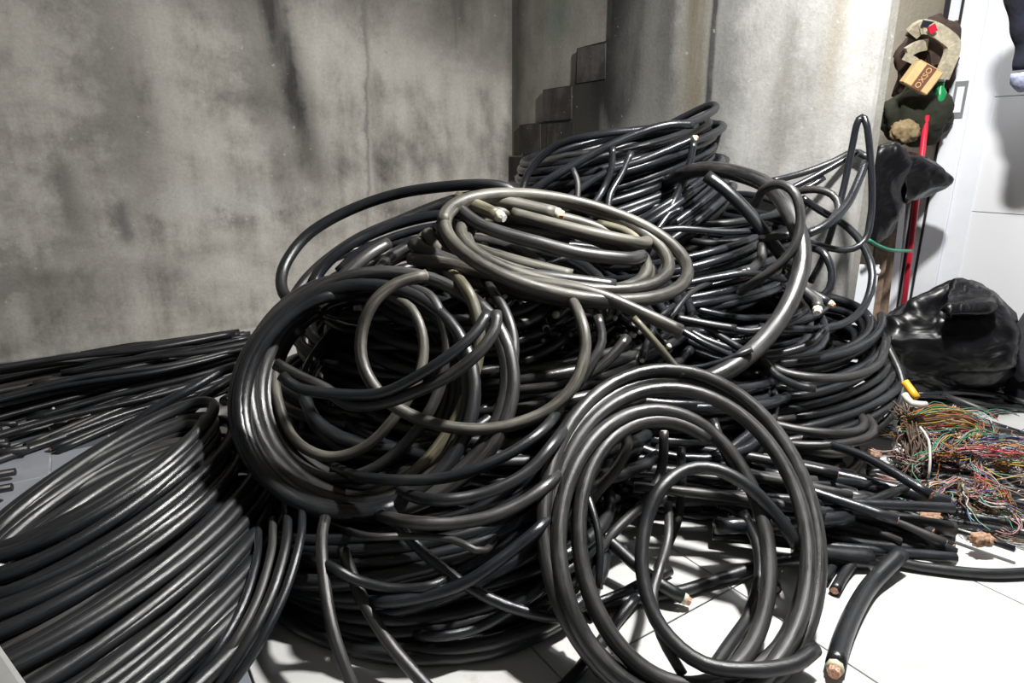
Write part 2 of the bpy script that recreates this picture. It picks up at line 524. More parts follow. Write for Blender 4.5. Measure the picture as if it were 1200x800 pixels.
old_stains_tones = [
    (0.05, 1.2, 0.0, 0.10, 1.3, 1.0, (0.05, 0.045, 0.04), 1.0, 0.1),  # darker tone next to the corner edge
    (0.5, 1.8, 0.0, 0.10, 1.75, 0.12, (0.10, 0.22, 0.17), 0.6, 0.15),
    (0.25, 0.8, 0.0, 0.5, 0.8, 0.3, (0.26, 0.22, 0.15), 0.6, 0.3),
]
M['wall_old'] = concrete('old grey render', [(0.34, (0.13, 0.125, 0.112)), (0.5, (0.27, 0.26, 0.235)), (0.66, (0.38, 0.37, 0.33))], old_stains_tones)
proud_stains = [
    (0.55, 1.0, 0.0, 0.42, 1.15, 0.55, (0.05, 0.047, 0.042), 3.6, 0.12),
    (1.08, 1.0, 0.0, 0.17, 1.75, 0.55, (0.018, 0.018, 0.019), 5.5, 0.10),
    (1.42, 1.0, 0.0, 0.09, 1.8, 0.7, (0.09, 0.088, 0.085), 1.6, 0.15),
    (1.30, 1.0, 0.0, 0.20, 1.3, 0.6, (0.20, 0.195, 0.18), 1.1, 0.25),
    (1.62, 1.0, 0.0, 0.09, 1.5, 1.0, (0.19, 0.165, 0.12), 1.5, 0.04),
    (1.715, 1.0, 0.0, 0.016, 1.5, 1.0, (0.04, 0.038, 0.037), 2.4, 0.02),
    (1.80, 1.0, 0.0, 0.09, 1.3, 0.5, (0.17, 0.17, 0.165), 1.1, 0.2),
    (2.12, 1.0, 0.03, 0.06, 1.25, 0.4, (0.22, 0.21, 0.19), 1.0, 0.2),
    (2.30, 1.0, 0.05, 0.05, 1.55, 0.4, (0.28, 0.24, 0.18), 0.9, 0.1),
    (2.05, 1.0, 0.0, 0.4, 1.75, 0.06, (0.30, 0.29, 0.28), 0.8, 0.3),
]
M['wall_r'] = concrete('pale stained plaster', [(0.36, (0.25, 0.245, 0.23)), (0.5, (0.40, 0.395, 0.38)), (0.62, (0.52, 0.515, 0.50))], proud_stains)
M['wall_plain'] = concrete('beige plaster', [(0.34, (0.40, 0.36, 0.28)), (0.5, (0.52, 0.48, 0.40)), (0.66, (0.6, 0.56, 0.48))], [])

wall_mesh_local('wall_left', [(0, 0), (4.6, 0), (4.6, HT), (0, HT)], 0.15, M['wall_l'], CORNER, -ND, -TD)
wr = wall_mesh_local('wall_right', [(0, 0), (2.48, 0), (2.48, HT), (0, HT)], 0.09, M['wall_old'], CORNER, TD, ND)
# the thicker render on the right wall, its left edge toothed like the courses of blocks
st = [(0.0, 0.0), (2.485, 0.0), (2.50, 0.05), (2.50, HT), (1.015, HT), (1.015, 1.575), (0.725, 1.565), (0.715, 1.37), (0.40, 1.365), (0.40, 1.17), (0.13, 1.165), (0.125, 0.965), (0.0, 0.965)]
pr = wall_mesh_local('render_layer', st, 0.03, M['wall_r'], CORNER - ND * 0.03, TD, ND, kind=None)
pr.parent = wr
pr.matrix_world = Matrix(wr.matrix_world)
pr.matrix_parent_inverse = Matrix.Identity(4)
pr.matrix_basis = Matrix.Translation((0, -0.03, 0))
# blocks showing in the toothed edge: one proud piece per step
M['block'] = concrete('dark damp block', [(0.36, (0.018, 0.017, 0.016)), (0.5, (0.05, 0.046, 0.042)), (0.60, (0.12, 0.115, 0.11)), (0.68, (0.4, 0.4, 0.38))], [])
for (s0, s1, z0, z1, e) in ((0.735, 0.985, 1.375, 1.56, 0.006), (0.41, 0.70, 1.175, 1.36, 0.012), (0.14, 0.385, 0.975, 1.16, 0.004), (0.02, 0.17, 0.80, 0.955, 0.006), (0.45, 0.72, 0.98, 1.16, 0.003)):
    bo = wall_mesh_local('block', [(s0, z0), (s1, z0 + .004), (s1 - .006, z1), (s0 + .003, z1 + .002)], 0.02, M['block'], Vector((0, 0, 0)), Vector((1, 0, 0)), Vector((0, 1, 0)), kind=None)
    bo.parent = wr
    bo.matrix_basis = Matrix.Translation((0, -0.03 - e, 0))

# floor slab, tiles as parts
slab = bpy.data.meshes.new('floor')
slab = box_mesh('floor', (-4.5, -1.5, -0.06), Vector((9, 0, 0)), Vector((0, 8.5, 0)), Vector((0, 0, 0.052)))
floor = link_mesh('floor', slab, M['grout'], smooth=False); floor['kind'] = 'structure'

def tile_mat(name, c1, c2, rough, scale=3.0, dirt=(0.25, 0.22, 0.18), dirt_amt=0.4):
    m, nt, b = new_mat(name)
    tc = N(nt, 'ShaderNodeTexCoord'); oi = N(nt, 'ShaderNodeObjectInfo')
    n = N(nt, 'ShaderNodeTexNoise', Scale=scale, Detail=7.0, Roughness=0.6); n.noise_dimensions = '4D'
    L(nt, tc.outputs['Object'], n.inputs['Vector']); w_ = math_node(nt, 'MULTIPLY', oi.outputs['Random'], 40.0); L(nt, w_, n.inputs['W'])
    col = ramp(nt, n.outputs[0], [(0.3, c1), (0.65, c2)]).outputs[0]
    n2 = N(nt, 'ShaderNodeTexNoise', Scale=9.0, Detail=9.0, Roughness=0.75)
    L(nt, tc.outputs['Object'], n2.inputs['Vector'])
    d = ramp(nt, n2.outputs[0], [(0.56, g3(0)), (0.70, g3(dirt_amt))])
    col = mix_col(nt, d.outputs[0], col, dirt)
    L(nt, col, b.inputs['Base Color'])
    b.inputs['Roughness'].default_value = rough
    return m
M['tile_w'] = tile_mat('white glazed tile', (0.50, 0.50, 0.49), (0.60, 0.60, 0.59), 0.30)
M['tile_g1'] = tile_mat('blue grey stone tile', (0.13, 0.145, 0.17), (0.24, 0.26, 0.29), 0.5, 6)
M['tile_g2'] = tile_mat('dark grey stone tile', (0.07, 0.08, 0.10), (0.15, 0.165, 0.19), 0.5, 6)
M['tile_g3'] = tile_mat('pale grey stone tile', (0.24, 0.26, 0.30), (0.36, 0.38, 0.42), 0.5, 6)
def tile_at(n0, n1, t0, t1, mat):
    c = ND * n0 + TD * t0 + Vector((0, 0, -0.012))
    me = box_mesh('tile', c, ND * (n1 - n0), TD * (t1 - t0), Vector((0, 0, 0.012)), 0.0012)
    o = link_mesh('tile', me, M[mat], smooth=False)
    o.parent = floor
g = 0.0018
NB = 0.145
ni = 0
for k in range(0, 6):
    for j in range(-8, 3):
        n0 = NB + 0.51 * k; t0 = -0.81 + 0.51 * j
        c = ND * (n0 + .25) + TD * (t0 + .25)
        if abs(c.x) > 0.85 * c.y + 1.2 or c.y < 0.2 or c.y > 4.8: continue
        if n0 > 2.58 and c.y > 4.0: continue
        tile_at(n0 + g, n0 + 0.51 - g, t0 + g, t0 + 0.51 - g, 'tile_w')
rnd = random.Random(3)
gb = box_mesh('grout_bed', ND * (-3.3) + TD * (-5.0) + Vector((0, 0, -0.009)), ND * (3.3 + NB - 0.004), TD * 5.6, Vector((0, 0, 0.0075)))
gbo = link_mesh('grout_bed', gb, M['grout_pale'], smooth=False); gbo.parent = floor
cnt = 0
for k in range(1, 12):
    for j in range(-24, 3):
        n1 = NB - 0.175 * (k - 1); n0 = n1 - 0.175
        t0 = -0.81 + 0.35 * (j) + (0.175 if k % 2 else 0)
        c = ND * (n0 + .09) + TD * (t0 + .17)
        if abs(c.x) > 0.85 * c.y + 0.25 or c.y < 0.9: continue
        if (CORNER - c).dot(-TD) > 0 and (c - CORNER).dot(TD) < -0.05: continue
        if (c - CORNER).dot(TD) < 0.15: t0 = t0
        cnt += 1
        if cnt > 230: break
        tile_at(n0 + .003, n1 - .003, t0 + .003, t0 + .35 - .003, rnd.choice(['tile_g1', 'tile_g1', 'tile_g2', 'tile_g3']))

# white tiled wall beyond the opening: wall panels with joints, and a sliding door post
WP = fl(1190, 445)
woff = (WP - CORNER).dot(ND)
S0 = (WP - CORNER).dot(TD)
M['wt_grout'] = plain('grey joint', (0.38, 0.39, 0.42), 0.8)
M['wt'] = plain('white glazed wall tile', (0.84, 0.855, 0.89), 0.22, 0, 0.015, 3)
s_door = S0 - 0.5125
ww = wall_mesh_local('wall_white', [(s_door + 0.20, 0), (s_door + 3.2, 0), (s_door + 3.2, HT), (s_door + 0.20, HT)], 0.12, M['wt_grout'], CORNER + ND * (woff + 0.012), TD, ND)
zs = [-0.30, 0.235, 0.73, 1.225, 1.72, 2.215, 2.71]
xs = [s_door + 0.20 + 0.62 * k for k in range(5)]
for a_ in range(len(zs) - 1):
    for b_ in range(4):
        z0 = max(zs[a_], 0.0)
        x0 = xs[b_] + .002; x1 = xs[b_ + 1] - .002
        tm = box_mesh('tile', Vector((x0, -0.012, z0 + .0015)), Vector((x1 - x0, 0, 0)), Vector((0, 0.012, 0)), Vector((0, 0, zs[a_ + 1] - z0 - .003)), 0.001)
        to = link_mesh('tile', tm, M['wt'], smooth=False); to.parent = ww
door = bpy.data.objects.new('door_1', None); COL.objects.link(door)
door.matrix_world = ww.matrix_world.copy(); door['kind'] = 'structure'
def in_door(name, s0, s1, y0, y1, z0, z1, mat, bev=0.002, par=None):
    me = box_mesh(name, Vector((s0, y0, z0)), Vector((s1 - s0, 0, 0)), Vector((0, y1 - y0, 0)), Vector((0, 0, z1 - z0)), bev)
    o = link_mesh(name, me, M[mat], smooth=False); o.parent = par or door
    o.matrix_parent_inverse = Matrix.Identity(4)
    return o
in_door('door_stile', s_door + 0.02, s_door + 0.115, -0.03, 0.02, 0, 2.5, 'white_alu', 0.004)
in_door('door_stile', s_door + 0.115, s_door + 0.205, -0.018, 0.02, 0, 2.5, 'white_alu', 0.004)
in_door('door_seal', s_door + 0.004, s_door + 0.02, -0.02, 0.03, 0, 2.5, 'dark_seal')
in_door('door_track', s_door - 0.05, s_door + 0.004, 0.0, 0.05, 0, 2.5, 'white_alu')
in_door('door_seal', s_door - 0.075, s_door - 0.05, 0.0, 0.05, 0, 2.5, 'dark_seal')
lk = in_door('latch_plate', s_door + 0.045, s_door + 0.10, -0.034, -0.028, 1.14, 1.30, 'steel', 0.002)
in_door('latch_recess', s_door + 0.058, s_door + 0.088, -0.036, -0.033, 1.165, 1.275, 'white_alu', 0.001)
# far wall of the passage behind the right wall
fw = wall_mesh_local('wall_back', [(0.0, 0), (4.0, 0), (4.0, HT), (0.0, HT)], 0.1, M['wall_plain'], Vector((0.46, 4.25, 0)), Vector((1, 0, 0)), Vector((0, 1, 0)))
ceil = link_mesh('ceiling', box_mesh('ceiling', (-4.5, -2, HT), Vector((9, 0, 0)), Vector((0, 9, 0)), Vector((0, 0, 0.1))), M['wall_plain'], smooth=False); ceil['kind'] = 'structure'

# ================================================================== CABLE HEAP
# ---- inner coils of the heap (world coordinates)
def mound_coil(x, y, z, R, tilt, az, turns, r, mat, label, seed, sq=1.0, h=0.12):
    n = Vector((math.sin(tilt) * math.cos(az), math.sin(tilt) * math.sin(az), math.cos(tilt)))
    u = n.orthogonal().normalized(); v = n.cross(u)
    c = Vector((x, y, z))
    A = ((0, *(c - n * h)), (0, *(c - n * h + u * R)), (0, *(c - n * h + v * R * sq)))
    B = ((0, *(c + n * h)), (0, *(c + n * h + u * R)), (0, *(c + n * h + v * R * sq)))
    return stack_coil(A, B, turns, r, mat, label, jit=0.06, layers=2, seed=seed, seg=34, sides=8, group='coils buried in the heap')
inner = [(-0.05, 1.95, 0.14, .46, .1, 0, 7, .018), (0.45, 2.25, 0.16, .50, .12, 1, 7, .018), (0.95, 2.45, 0.12, .38, .1, 2, 6, .015),
         (0.1, 2.6, 0.3, .50, .2, -2, 7, .017), (0.45, 2.75, 0.40, .45, .2, -1.4, 6, .016), (0.45, 3.1, 0.55, .48, .2, -1.5, 8, .015),
         (0.2, 2.25, 0.42, .42, .35, -1.2, 6, .017), (0.75, 2.7, 0.42, .42, .3, -1.0, 7, .015), (0.5, 3.15, 0.80, .42, .2, -1.5, 7, .015),
         (-0.05, 2.15, 0.38, .36, .4, -1.7, 6, .018), (0.45, 2.05, 0.2, .40, .4, -1.4, 5, .016), (-0.3, 1.85, 0.14, .38, .2, -1.5, 6, .018),
         (0.35, 3.3, 0.15, .55, .1, 0, 6, .018), (-0.15, 2.7, 0.15, .5, .1, 0, 6, .018), (0.93, 2.0, 0.07, .22, .05, 0, 3, .014), (-0.45, 2.0, 0.16, .36, .15, 0, 6, .017), (-0.35, 2.1, 0.36, .34, .25, -1.2, 6, .017), (-0.15, 2.0, 0.52, .30, .3, -1.4, 5, .017), (-0.3, 1.8, 0.3, .30, .5, -1.5, 5, .016), (0.80, 2.35, 0.36, .33, .4, -1.2, 6, .014)]
for i, (x, y, z, R, t, az, n_, r_) in enumerate(inner):
    mound_coil(x, y, z, R, t, az, n_, r_, ('black', 'gloss', 'grey')[i % 3], 'black cable coil buried inside the heap, only glimpsed through the gaps', 100 + i)

# ---- top coil E
stack_coil(((716, 168, 3.15), (826, 142, 3.15), (722, 182, 2.72)), ((738, 245, 3.1), (842, 205, 3.15), (735, 268, 2.70)), 11, 0.0175, 'gloss',
           'glossy black cable coil on the very top of the heap', jit=0.05, layers=2, seed=3)
free([(608, 250, 2.75), (618, 205, 2.8), (650, 172, 2.78), (700, 158, 2.72), (770, 150, 2.7), (812, 142, 2.75), (838, 128, 2.9), (832, 123, 3.0), (805, 135, 3.1), (780, 148, 3.15)], 9, 'gloss',
     'cable looping out to a narrow fold at the right of the topmost coil')
free([(612, 232, 2.68), (660, 200, 2.66), (720, 168, 2.66), (775, 148, 2.66), (812, 146, 2.68)], 10, 'gloss', 'cable slung diagonally across the front of the topmost coil', ends=(0, 1))
free([(655, 240, 2.62), (705, 205, 2.62), (760, 185, 2.62), (812, 163, 2.64)], 9, 'gloss', 'cable rising to a copper end at the right of the topmost coil', ends=(0, 2))
free([(813, 166, 2.62), (806, 200, 2.6), (790, 235, 2.58), (770, 272, 2.5), (760, 290, 2.45)], 9, 'gloss', 'cable bending sharply down over the right side of the topmost coil')
free([(718, 172, 2.62), (716, 200, 2.6), (705, 225, 2.58), (688, 250, 2.5)], 8, 'gloss', 'thin cable crossing down the front of the topmost coil, its left leg')
free([(740, 178, 2.63), (728, 205, 2.6), (715, 228, 2.56), (712, 252, 2.5)], 8, 'gloss', 'thin cable hanging down the front of the topmost coil beside another')
free([(671, 198, 2.65), (677, 215, 2.62), (676, 245, 2.58)], 7, 'grey', 'short cable stub hanging at the left front of the topmost coil', ends=(1, 0))
free([(800, 245, 2.5), (785, 250, 2.5), (770, 270, 2.46), (752, 295, 2.4)], 7, 'gloss', 'short bent cable leaning below the topmost coil')
stack_coil(((760, 235, 2.9), (832, 190, 2.95), (770, 245, 2.58)), ((775, 285, 2.85), (852, 232, 2.9), (782, 292, 2.52)), 7, 0.0165, 'gloss',
           'tilted glossy cable coil just below the topmost coil', jit=0.05, layers=1, seed=8)

# ---- right upper mass
stack_coil(((800, 285, 2.75), (905, 262, 2.75), (805, 305, 2.35)), ((805, 345, 2.7), (915, 330, 2.7), (800, 365, 2.28)), 8, 0.0165, 'gloss',
           'glossy cable coil lying flat behind the dusty flat coil', jit=0.06, layers=1, seed=12)
stack_coil(((855, 235, 2.85), (935, 225, 2.9), (860, 262, 2.55)), ((860, 285, 2.8), (945, 280, 2.85), (862, 305, 2.5)), 5, 0.015, 'black',
           'loose cable coil against the pale wall behind the thick arched cable', jit=0.10, layers=1, seed=14)
stack_coil(((850, 360, 2.5), (960, 350, 2.5), (850, 385, 2.15)), ((855, 420, 2.4), (960, 420, 2.4), (850, 450, 2.05)), 6, 0.0155, 'gloss',
           'cable coil behind the foot of the thick arched cable', jit=0.09, layers=1, seed=15)
stack_coil(((925, 378, 2.35), (1025, 372, 2.38), (925, 425, 2.02)), ((933, 470, 2.2), (1046, 455, 2.2), (925, 515, 1.86)), 8, 0.0155, 'black',
           'big black cable coil at the right end of the heap by the bag', jit=0.045, layers=2, seed=21)
free([(905, 505, 1.95), (960, 514, 1.92), (1015, 508, 1.95), (1050, 480, 2.05), (1057, 445, 2.15), (1040, 405, 2.25)], 9, 'grey', 'slack cable hanging off the right end of the heap')
free([(888, 415, 1.98), (915, 435, 1.93), (960, 443, 1.9), (1000, 440, 1.95), (1030, 425, 2.05), (1040, 395, 2.15)], 11, 'grey', 'grey cable bowed across the front of the right end coil')
free([(892, 418, 1.95), (910, 440, 1.9), (935, 452, 1.88), (955, 455, 1.87)], 10, 'black', 'short cable branching below the grey bowed cable', ends=(0, 1))
# thick arch and its neighbours
free([(775, 218, 2.85), (800, 204, 2.62), (830, 198, 2.5), (870, 205, 2.4), (905, 222, 2.3), (932, 262, 2.15), (940, 305, 2.05), (925, 355, 1.95), (895, 398, 1.88), (858, 430, 1.82), (820, 448, 1.8), (790, 455, 1.85)], 21, 'grey',
     'very thick cable arching down the right side of the heap')
free([(885, 240, 2.25), (895, 222, 2.2), (915, 216, 2.15), (932, 228, 2.1), (938, 258, 2.08), (930, 290, 2.06), (910, 312, 2.06), (885, 330, 2.1), (868, 342, 2.2)], 11, 'grey', 'cable loop wrapped round the head of the thick arched cable')
free([(828, 206, 2.42), (852, 224, 2.38), (880, 252, 2.34), (905, 285, 2.3), (925, 310, 2.28)], 15, 'black', 'straight stiff black cable slanting behind the thick arched cable', ends=(1, 0))
free([(893, 285, 2.3), (893, 300, 2.26), (885, 312, 2.22), (873, 320, 2.18)], 12, 'grey', 'curled cable stub with a bright copper end', ends=(0, 2))
free([(905, 212, 2.6), (940, 203, 2.62), (975, 190, 2.62), (1000, 178, 2.6), (1018, 185, 2.55)], 8, 'black', 'upper of two cables reaching along the pale wall')
free([(925, 222, 2.5), (960, 204, 2.5), (995, 184, 2.5), (1005, 178, 2.5)], 8, 'gloss', 'lower of two cables reaching along the pale wall', ends=(0, 1))
free([(935, 225, 2.5), (950, 218, 2.5), (966, 208, 2.5)], 7, 'black', 'short cable stub pointing at the pale wall', ends=(0, 1))
free([(950, 330, 2.3), (965, 300, 2.35), (985, 235, 2.4), (998, 175, 2.42), (1004, 146, 2.42), (1010, 137, 2.42), (1016, 148, 2.4), (1021, 200, 2.38), (1021, 250, 2.36), (1013, 282, 2.34), (990, 293, 2.33), (955, 286, 2.33), (935, 278, 2.33)], 8, 'gloss',
     'tall narrow cable loop standing up against the pale wall')
free([(940, 232, 2.4), (962, 247, 2.4), (988, 262, 2.38), (1010, 285, 2.34), (1022, 318, 2.28), (1016, 352, 2.2), (998, 374, 2.12), (965, 385, 2.05), (920, 386, 2.0), (890, 383, 2.0)], 9, 'gloss', 'round cable loop bulging right below the tall loop')
free([(950, 290, 2.25), (965, 296, 2.2), (975, 318, 2.16), (972, 338, 2.14), (960, 350, 2.14)], 9, 'gloss', 'short curved cable inside the round loop')
free([(930, 225, 2.45), (955, 222, 2.4), (975, 228, 2.36), (983, 243, 2.32), (970, 262, 2.28), (945, 272, 2.26), (915, 276, 2.26), (890, 280, 2.3)], 9, 'grey', 'small grey cable bend at the foot of the tall loop')
free([(945, 275, 2.2), (970, 262, 2.22), (992, 240, 2.28), (1006, 212, 2.35), (1014, 190, 2.4)], 10, 'gloss', 'cable rising across the foot of the tall loop')
free([(925, 320, 2.1), (942, 340, 2.05), (957, 352, 2.0), (958, 362, 1.96)], 13, 'grey', 'cable end with a pale insulated cut beside the arched cable', ends=(0, 2), core='tin')
free([(935, 335, 2.08), (955, 345, 2.03), (972, 355, 1.99)], 10, 'gloss', 'cable end with bright copper strands below the round loop', ends=(0, 2))
free([(905, 380, 2.0), (930, 372, 2.02), (945, 362, 2.06)], 9, 'gloss', 'short glossy cable piece at the foot of the round loop')
for i, (pts, lab) in enumerate([
        ([(790, 335, 2.1), (840, 325, 2.12), (880, 320, 2.14), (920, 328, 2.2)], 'black cable lying level beneath the coil with the copper end'),
        ([(800, 378, 2.0), (840, 382, 1.98), (880, 388, 1.97), (915, 378, 2.0), (940, 365, 2.05)], 'cable passing level behind the thick arched cable'),
        ([(790, 372, 1.98), (830, 380, 1.96), (862, 385, 1.95)], 'slim cable lying above the level cable behind the arch'),
        ([(795, 385, 1.92), (825, 402, 1.88), (860, 418, 1.86)], 'glossy cable sloping down behind the foot of the arch'),
        ([(812, 372, 2.0), (838, 390, 1.96), (870, 410, 1.92)], 'second sloping cable behind the foot of the arch'),
        ([(858, 410, 1.98), (900, 416, 1.96), (945, 405, 1.98), (968, 385, 2.03)], 'cable curving up under the round loop'),
        ([(770, 270, 2.3), (800, 268, 2.3), (850, 272, 2.32), (895, 270, 2.35)], 'black cable lying level across the coils right of the flat coil')]):
    free(pts, 8 + (i % 3), ('gloss', 'gloss', 'black')[i % 3], lab)

# ---- D: flat dusty coil on top
plD = plane3((650, 342, 1.72), (650, 236, 2.12), (810, 330, 1.92))
ring_coil(plD, [(662, 289, 146, 54, 13, .045), (664, 290, 146, 55, 13, .04), (650, 292, 112, 38, 12, .0), (652, 297, 106, 42, 12, -.015), (650, 303, 118, 44, 12, -.05), (640, 306, 128, 42, 12, -.075), (630, 310, 140, 38, 10, -.09), (630, 312, 140, 38, 10, -.10)],
          0.0190, 'dusty', 'flat lying coil of dusty brown cable on top of the heap, open to the viewer', 175, 175 + 360 * 6.3, ends=(0, 0))
free([(563, 231, 2.0), (590, 236, 2.0), (620, 243, 2.0), (650, 250, 1.99)], 17, 'dusty', 'thick dusty cable ending in pale copper on top of the flat coil', ends=(0, 2))
free([(534, 232, 1.95), (556, 240, 1.93), (570, 246, 1.92), (583, 252, 1.9)], 16, 'olive', 'thick mottled cable with a cut metal end at the left of the flat coil', ends=(0, 2), core='tin')
free([(535, 243, 1.9), (560, 262, 1.87), (595, 275, 1.85), (625, 283, 1.84), (680, 297, 1.84), (735, 303, 1.88), (752, 300, 1.95)], 17, 'grey', 'grey cable lying across the inside of the flat coil')
free([(600, 250, 1.96), (645, 262, 1.93), (700, 275, 1.92), (745, 284, 1.95), (758, 284, 2.0), (750, 279, 2.05)], 15, 'dusty', 'dusty cable lying across the back of the flat coil')
free([(700, 262, 2.06), (730, 270, 2.03), (748, 283, 2.0), (744, 295, 1.98)], 11, 'olive', 'olive stained cable bend at the back of the flat coil')
free([(480, 303, 1.82), (520, 308, 1.78), (570, 320, 1.74), (640, 333, 1.7), (700, 345, 1.68), (750, 366, 1.66), (798, 388, 1.64)], 16, 'dusty', 'dusty cable running along the front edge of the flat coil to a cut end', ends=(0, 1), core='tin')
free([(484, 285, 1.85), (500, 295, 1.82), (560, 315, 1.78), (640, 325, 1.76), (720, 335, 1.78)], 17, 'grey', 'brown black cable lying under the left side of the flat coil')
for i, q in enumerate(((500, 272, 560, 318), (515, 262, 575, 306), (530, 262, 600, 305))):
    free([(q[0], q[1], 1.92), ((q[0] + q[2]) / 2 - 8, (q[1] + q[3]) / 2 + 6, 1.86), (q[2], q[3], 1.82), (q[2] + 70, q[3] + 18, 1.80)], 16, 'dusty',
         ('lowest', 'middle', 'topmost')[i] + ' of three dusty cables bending under the left side of the flat coil')
# left loops of D reaching over the wall
free([(606, 228, 2.05), (585, 218, 2.05), (540, 217, 2.1), (470, 226, 2.15), (410, 246, 2.15), (362, 274, 2.1), (335, 308, 2.02), (330, 336, 1.95), (342, 354, 1.9), (368, 366, 1.9), (400, 372, 1.95)], 13, 'black',
     'long cable bowing far out to the left of the heap against the wall')
free([(560, 228, 2.1), (520, 238, 2.1), (470, 258, 2.05), (420, 280, 1.98), (375, 312, 1.9), (347, 345, 1.82), (342, 372, 1.76), (352, 392, 1.74)], 14, 'grey', 'second cable bowing left under the long outer one')
free([(545, 250, 2.0), (500, 254, 2.0), (450, 268, 1.98), (405, 290, 1.92), (375, 318, 1.87), (366, 345, 1.82), (378, 365, 1.8)], 13, 'gloss', 'glossy cable curving down the left shoulder of the heap')
free([(540, 262, 1.96), (495, 268, 1.96), (455, 280, 1.94), (420, 296, 1.9), (396, 318, 1.86)], 10, 'gloss', 'thin glossy cable under the glossy shoulder cable')
free([(380, 350, 1.68), (400, 326, 1.72), (430, 300, 1.78), (455, 285, 1.84)], 15, 'grey', 'straight cable end with a cut face at the upper left of the heap', ends=(2, 0), core='tin')
stack_coil(((470, 300, 2.05), (560, 290, 2.1), (470, 345, 1.8)), ((480, 380, 2.0), (575, 370, 2.0), (480, 420, 1.78)), 5, 0.018, 'black', 'black cable coil under the left shoulder of the heap', jit=0.06, layers=1, seed=31)

# ---- B: big upright coil, left centre
plB = plane3((390, 600, 1.33), (430, 330, 1.72), (600, 440, 1.52))
ring_coil(plB, [(438, 460, 166, 140, -18, .03), (436, 460, 163, 138, -20, .025), (418, 458, 130, 132, -28, .01), (422, 460, 126, 130, -28, .0), (430, 456, 122, 118, -30, -.04), (428, 452, 115, 112, -36, -.08), (426, 452, 110, 108, -40, -.12), (424, 452, 104, 100, -42, -.16), (424, 452, 100, 96, -42, -.20)],
          0.0175, 'grey', 'large upright coil of thick grey cable leaning on the left front of the heap', -30, -30 + 360 * 7.6, seg=60)
ring_coil(plB, [(420, 468, 142, 132, -30, .035), (418, 466, 140, 130, -30, .03), (424, 466, 120, 120, -25, .03), (424, 466, 120, 120, -25, .03)], 0.0175, 'black',
          'dark outer turns of cable round the upright grey coil', 100, 100 + 360 * 1.5, tail=((404, 345, -.0), (418, 341, -.03), (434, 338, -.08), (452, 336, -.15), (470, 336, -.24)))
free([(455, 345, 1.68), (482, 362, 1.62), (496, 398, 1.57), (491, 440, 1.52), (468, 482, 1.48), (430, 522, 1.46), (385, 535, 1.46), (345, 515, 1.5), (326, 470, 1.58), (322, 425, 1.68), (335, 385, 1.8), (365, 355, 1.9)], 13, 'dusty', 'innermost pale turn at the right of the upright coil')
free([(478, 335, 1.70), (508, 352, 1.63), (524, 400, 1.57), (516, 452, 1.51), (488, 505, 1.45), (440, 548, 1.42), (385, 560, 1.42), (335, 535, 1.47), (313, 485, 1.56), (308, 435, 1.66), (325, 385, 1.78), (360, 350, 1.88)], 14, 'grey', 'middle grey turn at the right of the upright coil')
free([(515, 312, 1.95), (540, 330, 1.66), (556, 360, 1.6), (562, 400, 1.56), (552, 450, 1.5), (530, 500, 1.45), (495, 545, 1.4), (450, 575, 1.37), (400, 590, 1.36)], 15, 'olive', 'olive stained cable turn at the right of the upright coil')
free([(558, 312, 1.95), (575, 338, 1.7), (592, 365, 1.62), (602, 400, 1.56), (598, 440, 1.5), (580, 495, 1.44), (550, 540, 1.38)], 13, 'grey', 'cable thinning upward at the right of the upright coil')
# C loops
free([(500, 322, 1.6), (465, 332, 1.57), (436, 357, 1.53), (423, 395, 1.5), (427, 432, 1.46), (450, 466, 1.42), (490, 490, 1.4), (540, 502, 1.39), (590, 500, 1.4), (640, 482, 1.43), (672, 452, 1.47), (685, 415, 1.52), (684, 385, 1.56), (672, 355, 1.64), (655, 335, 1.75), (645, 318, 1.95)], 15, 'dusty',
     'large pale loop of thick cable hanging in front of the middle of the heap', ends=(1, 0), core='insul')
free([(323, 426, 1.43), (350, 441, 1.42), (382, 456, 1.40), (410, 474, 1.38), (450, 472, 1.37), (490, 458, 1.37), (530, 438, 1.38), (562, 412, 1.40), (580, 385, 1.44), (581, 366, 1.47)], 15, 'grey',
     'lower of two crossing cables in front of the upright coil, with cut end', ends=(0, 1), core='dark_seal')
free([(330, 440, 1.40), (350, 455, 1.385), (400, 462, 1.375), (445, 461, 1.37), (480, 446, 1.37), (520, 421, 1.38), (555, 392, 1.42), (572, 366, 1.47)], 14, 'black', 'upper of two crossing cables in front of the upright coil')

# ---- centre: turns seen through the pale loop
stack_coil(((640, 420, 1.95), (740, 405, 1.95), (630, 432, 1.68)), ((640, 500, 1.85), (745, 480, 1.85), (630, 515, 1.55)), 9, 0.0165, 'grey',
           'cable coil seen through the large pale loop, turns lying level', jit=0.05, layers=1, seed=41)
free([(700, 370, 1.6), (705, 400, 1.56), (690, 430, 1.52), (672, 455, 1.5), (640, 470, 1.5)], 12, 'grey', 'grey cable curling down right of the large pale loop')
free([(735, 395, 1.6), (715, 420, 1.56), (690, 440, 1.54), (655, 452, 1.54), (600, 458, 1.56)], 13, 'grey', 'thick cable bending left from the right rim of the pale loop')

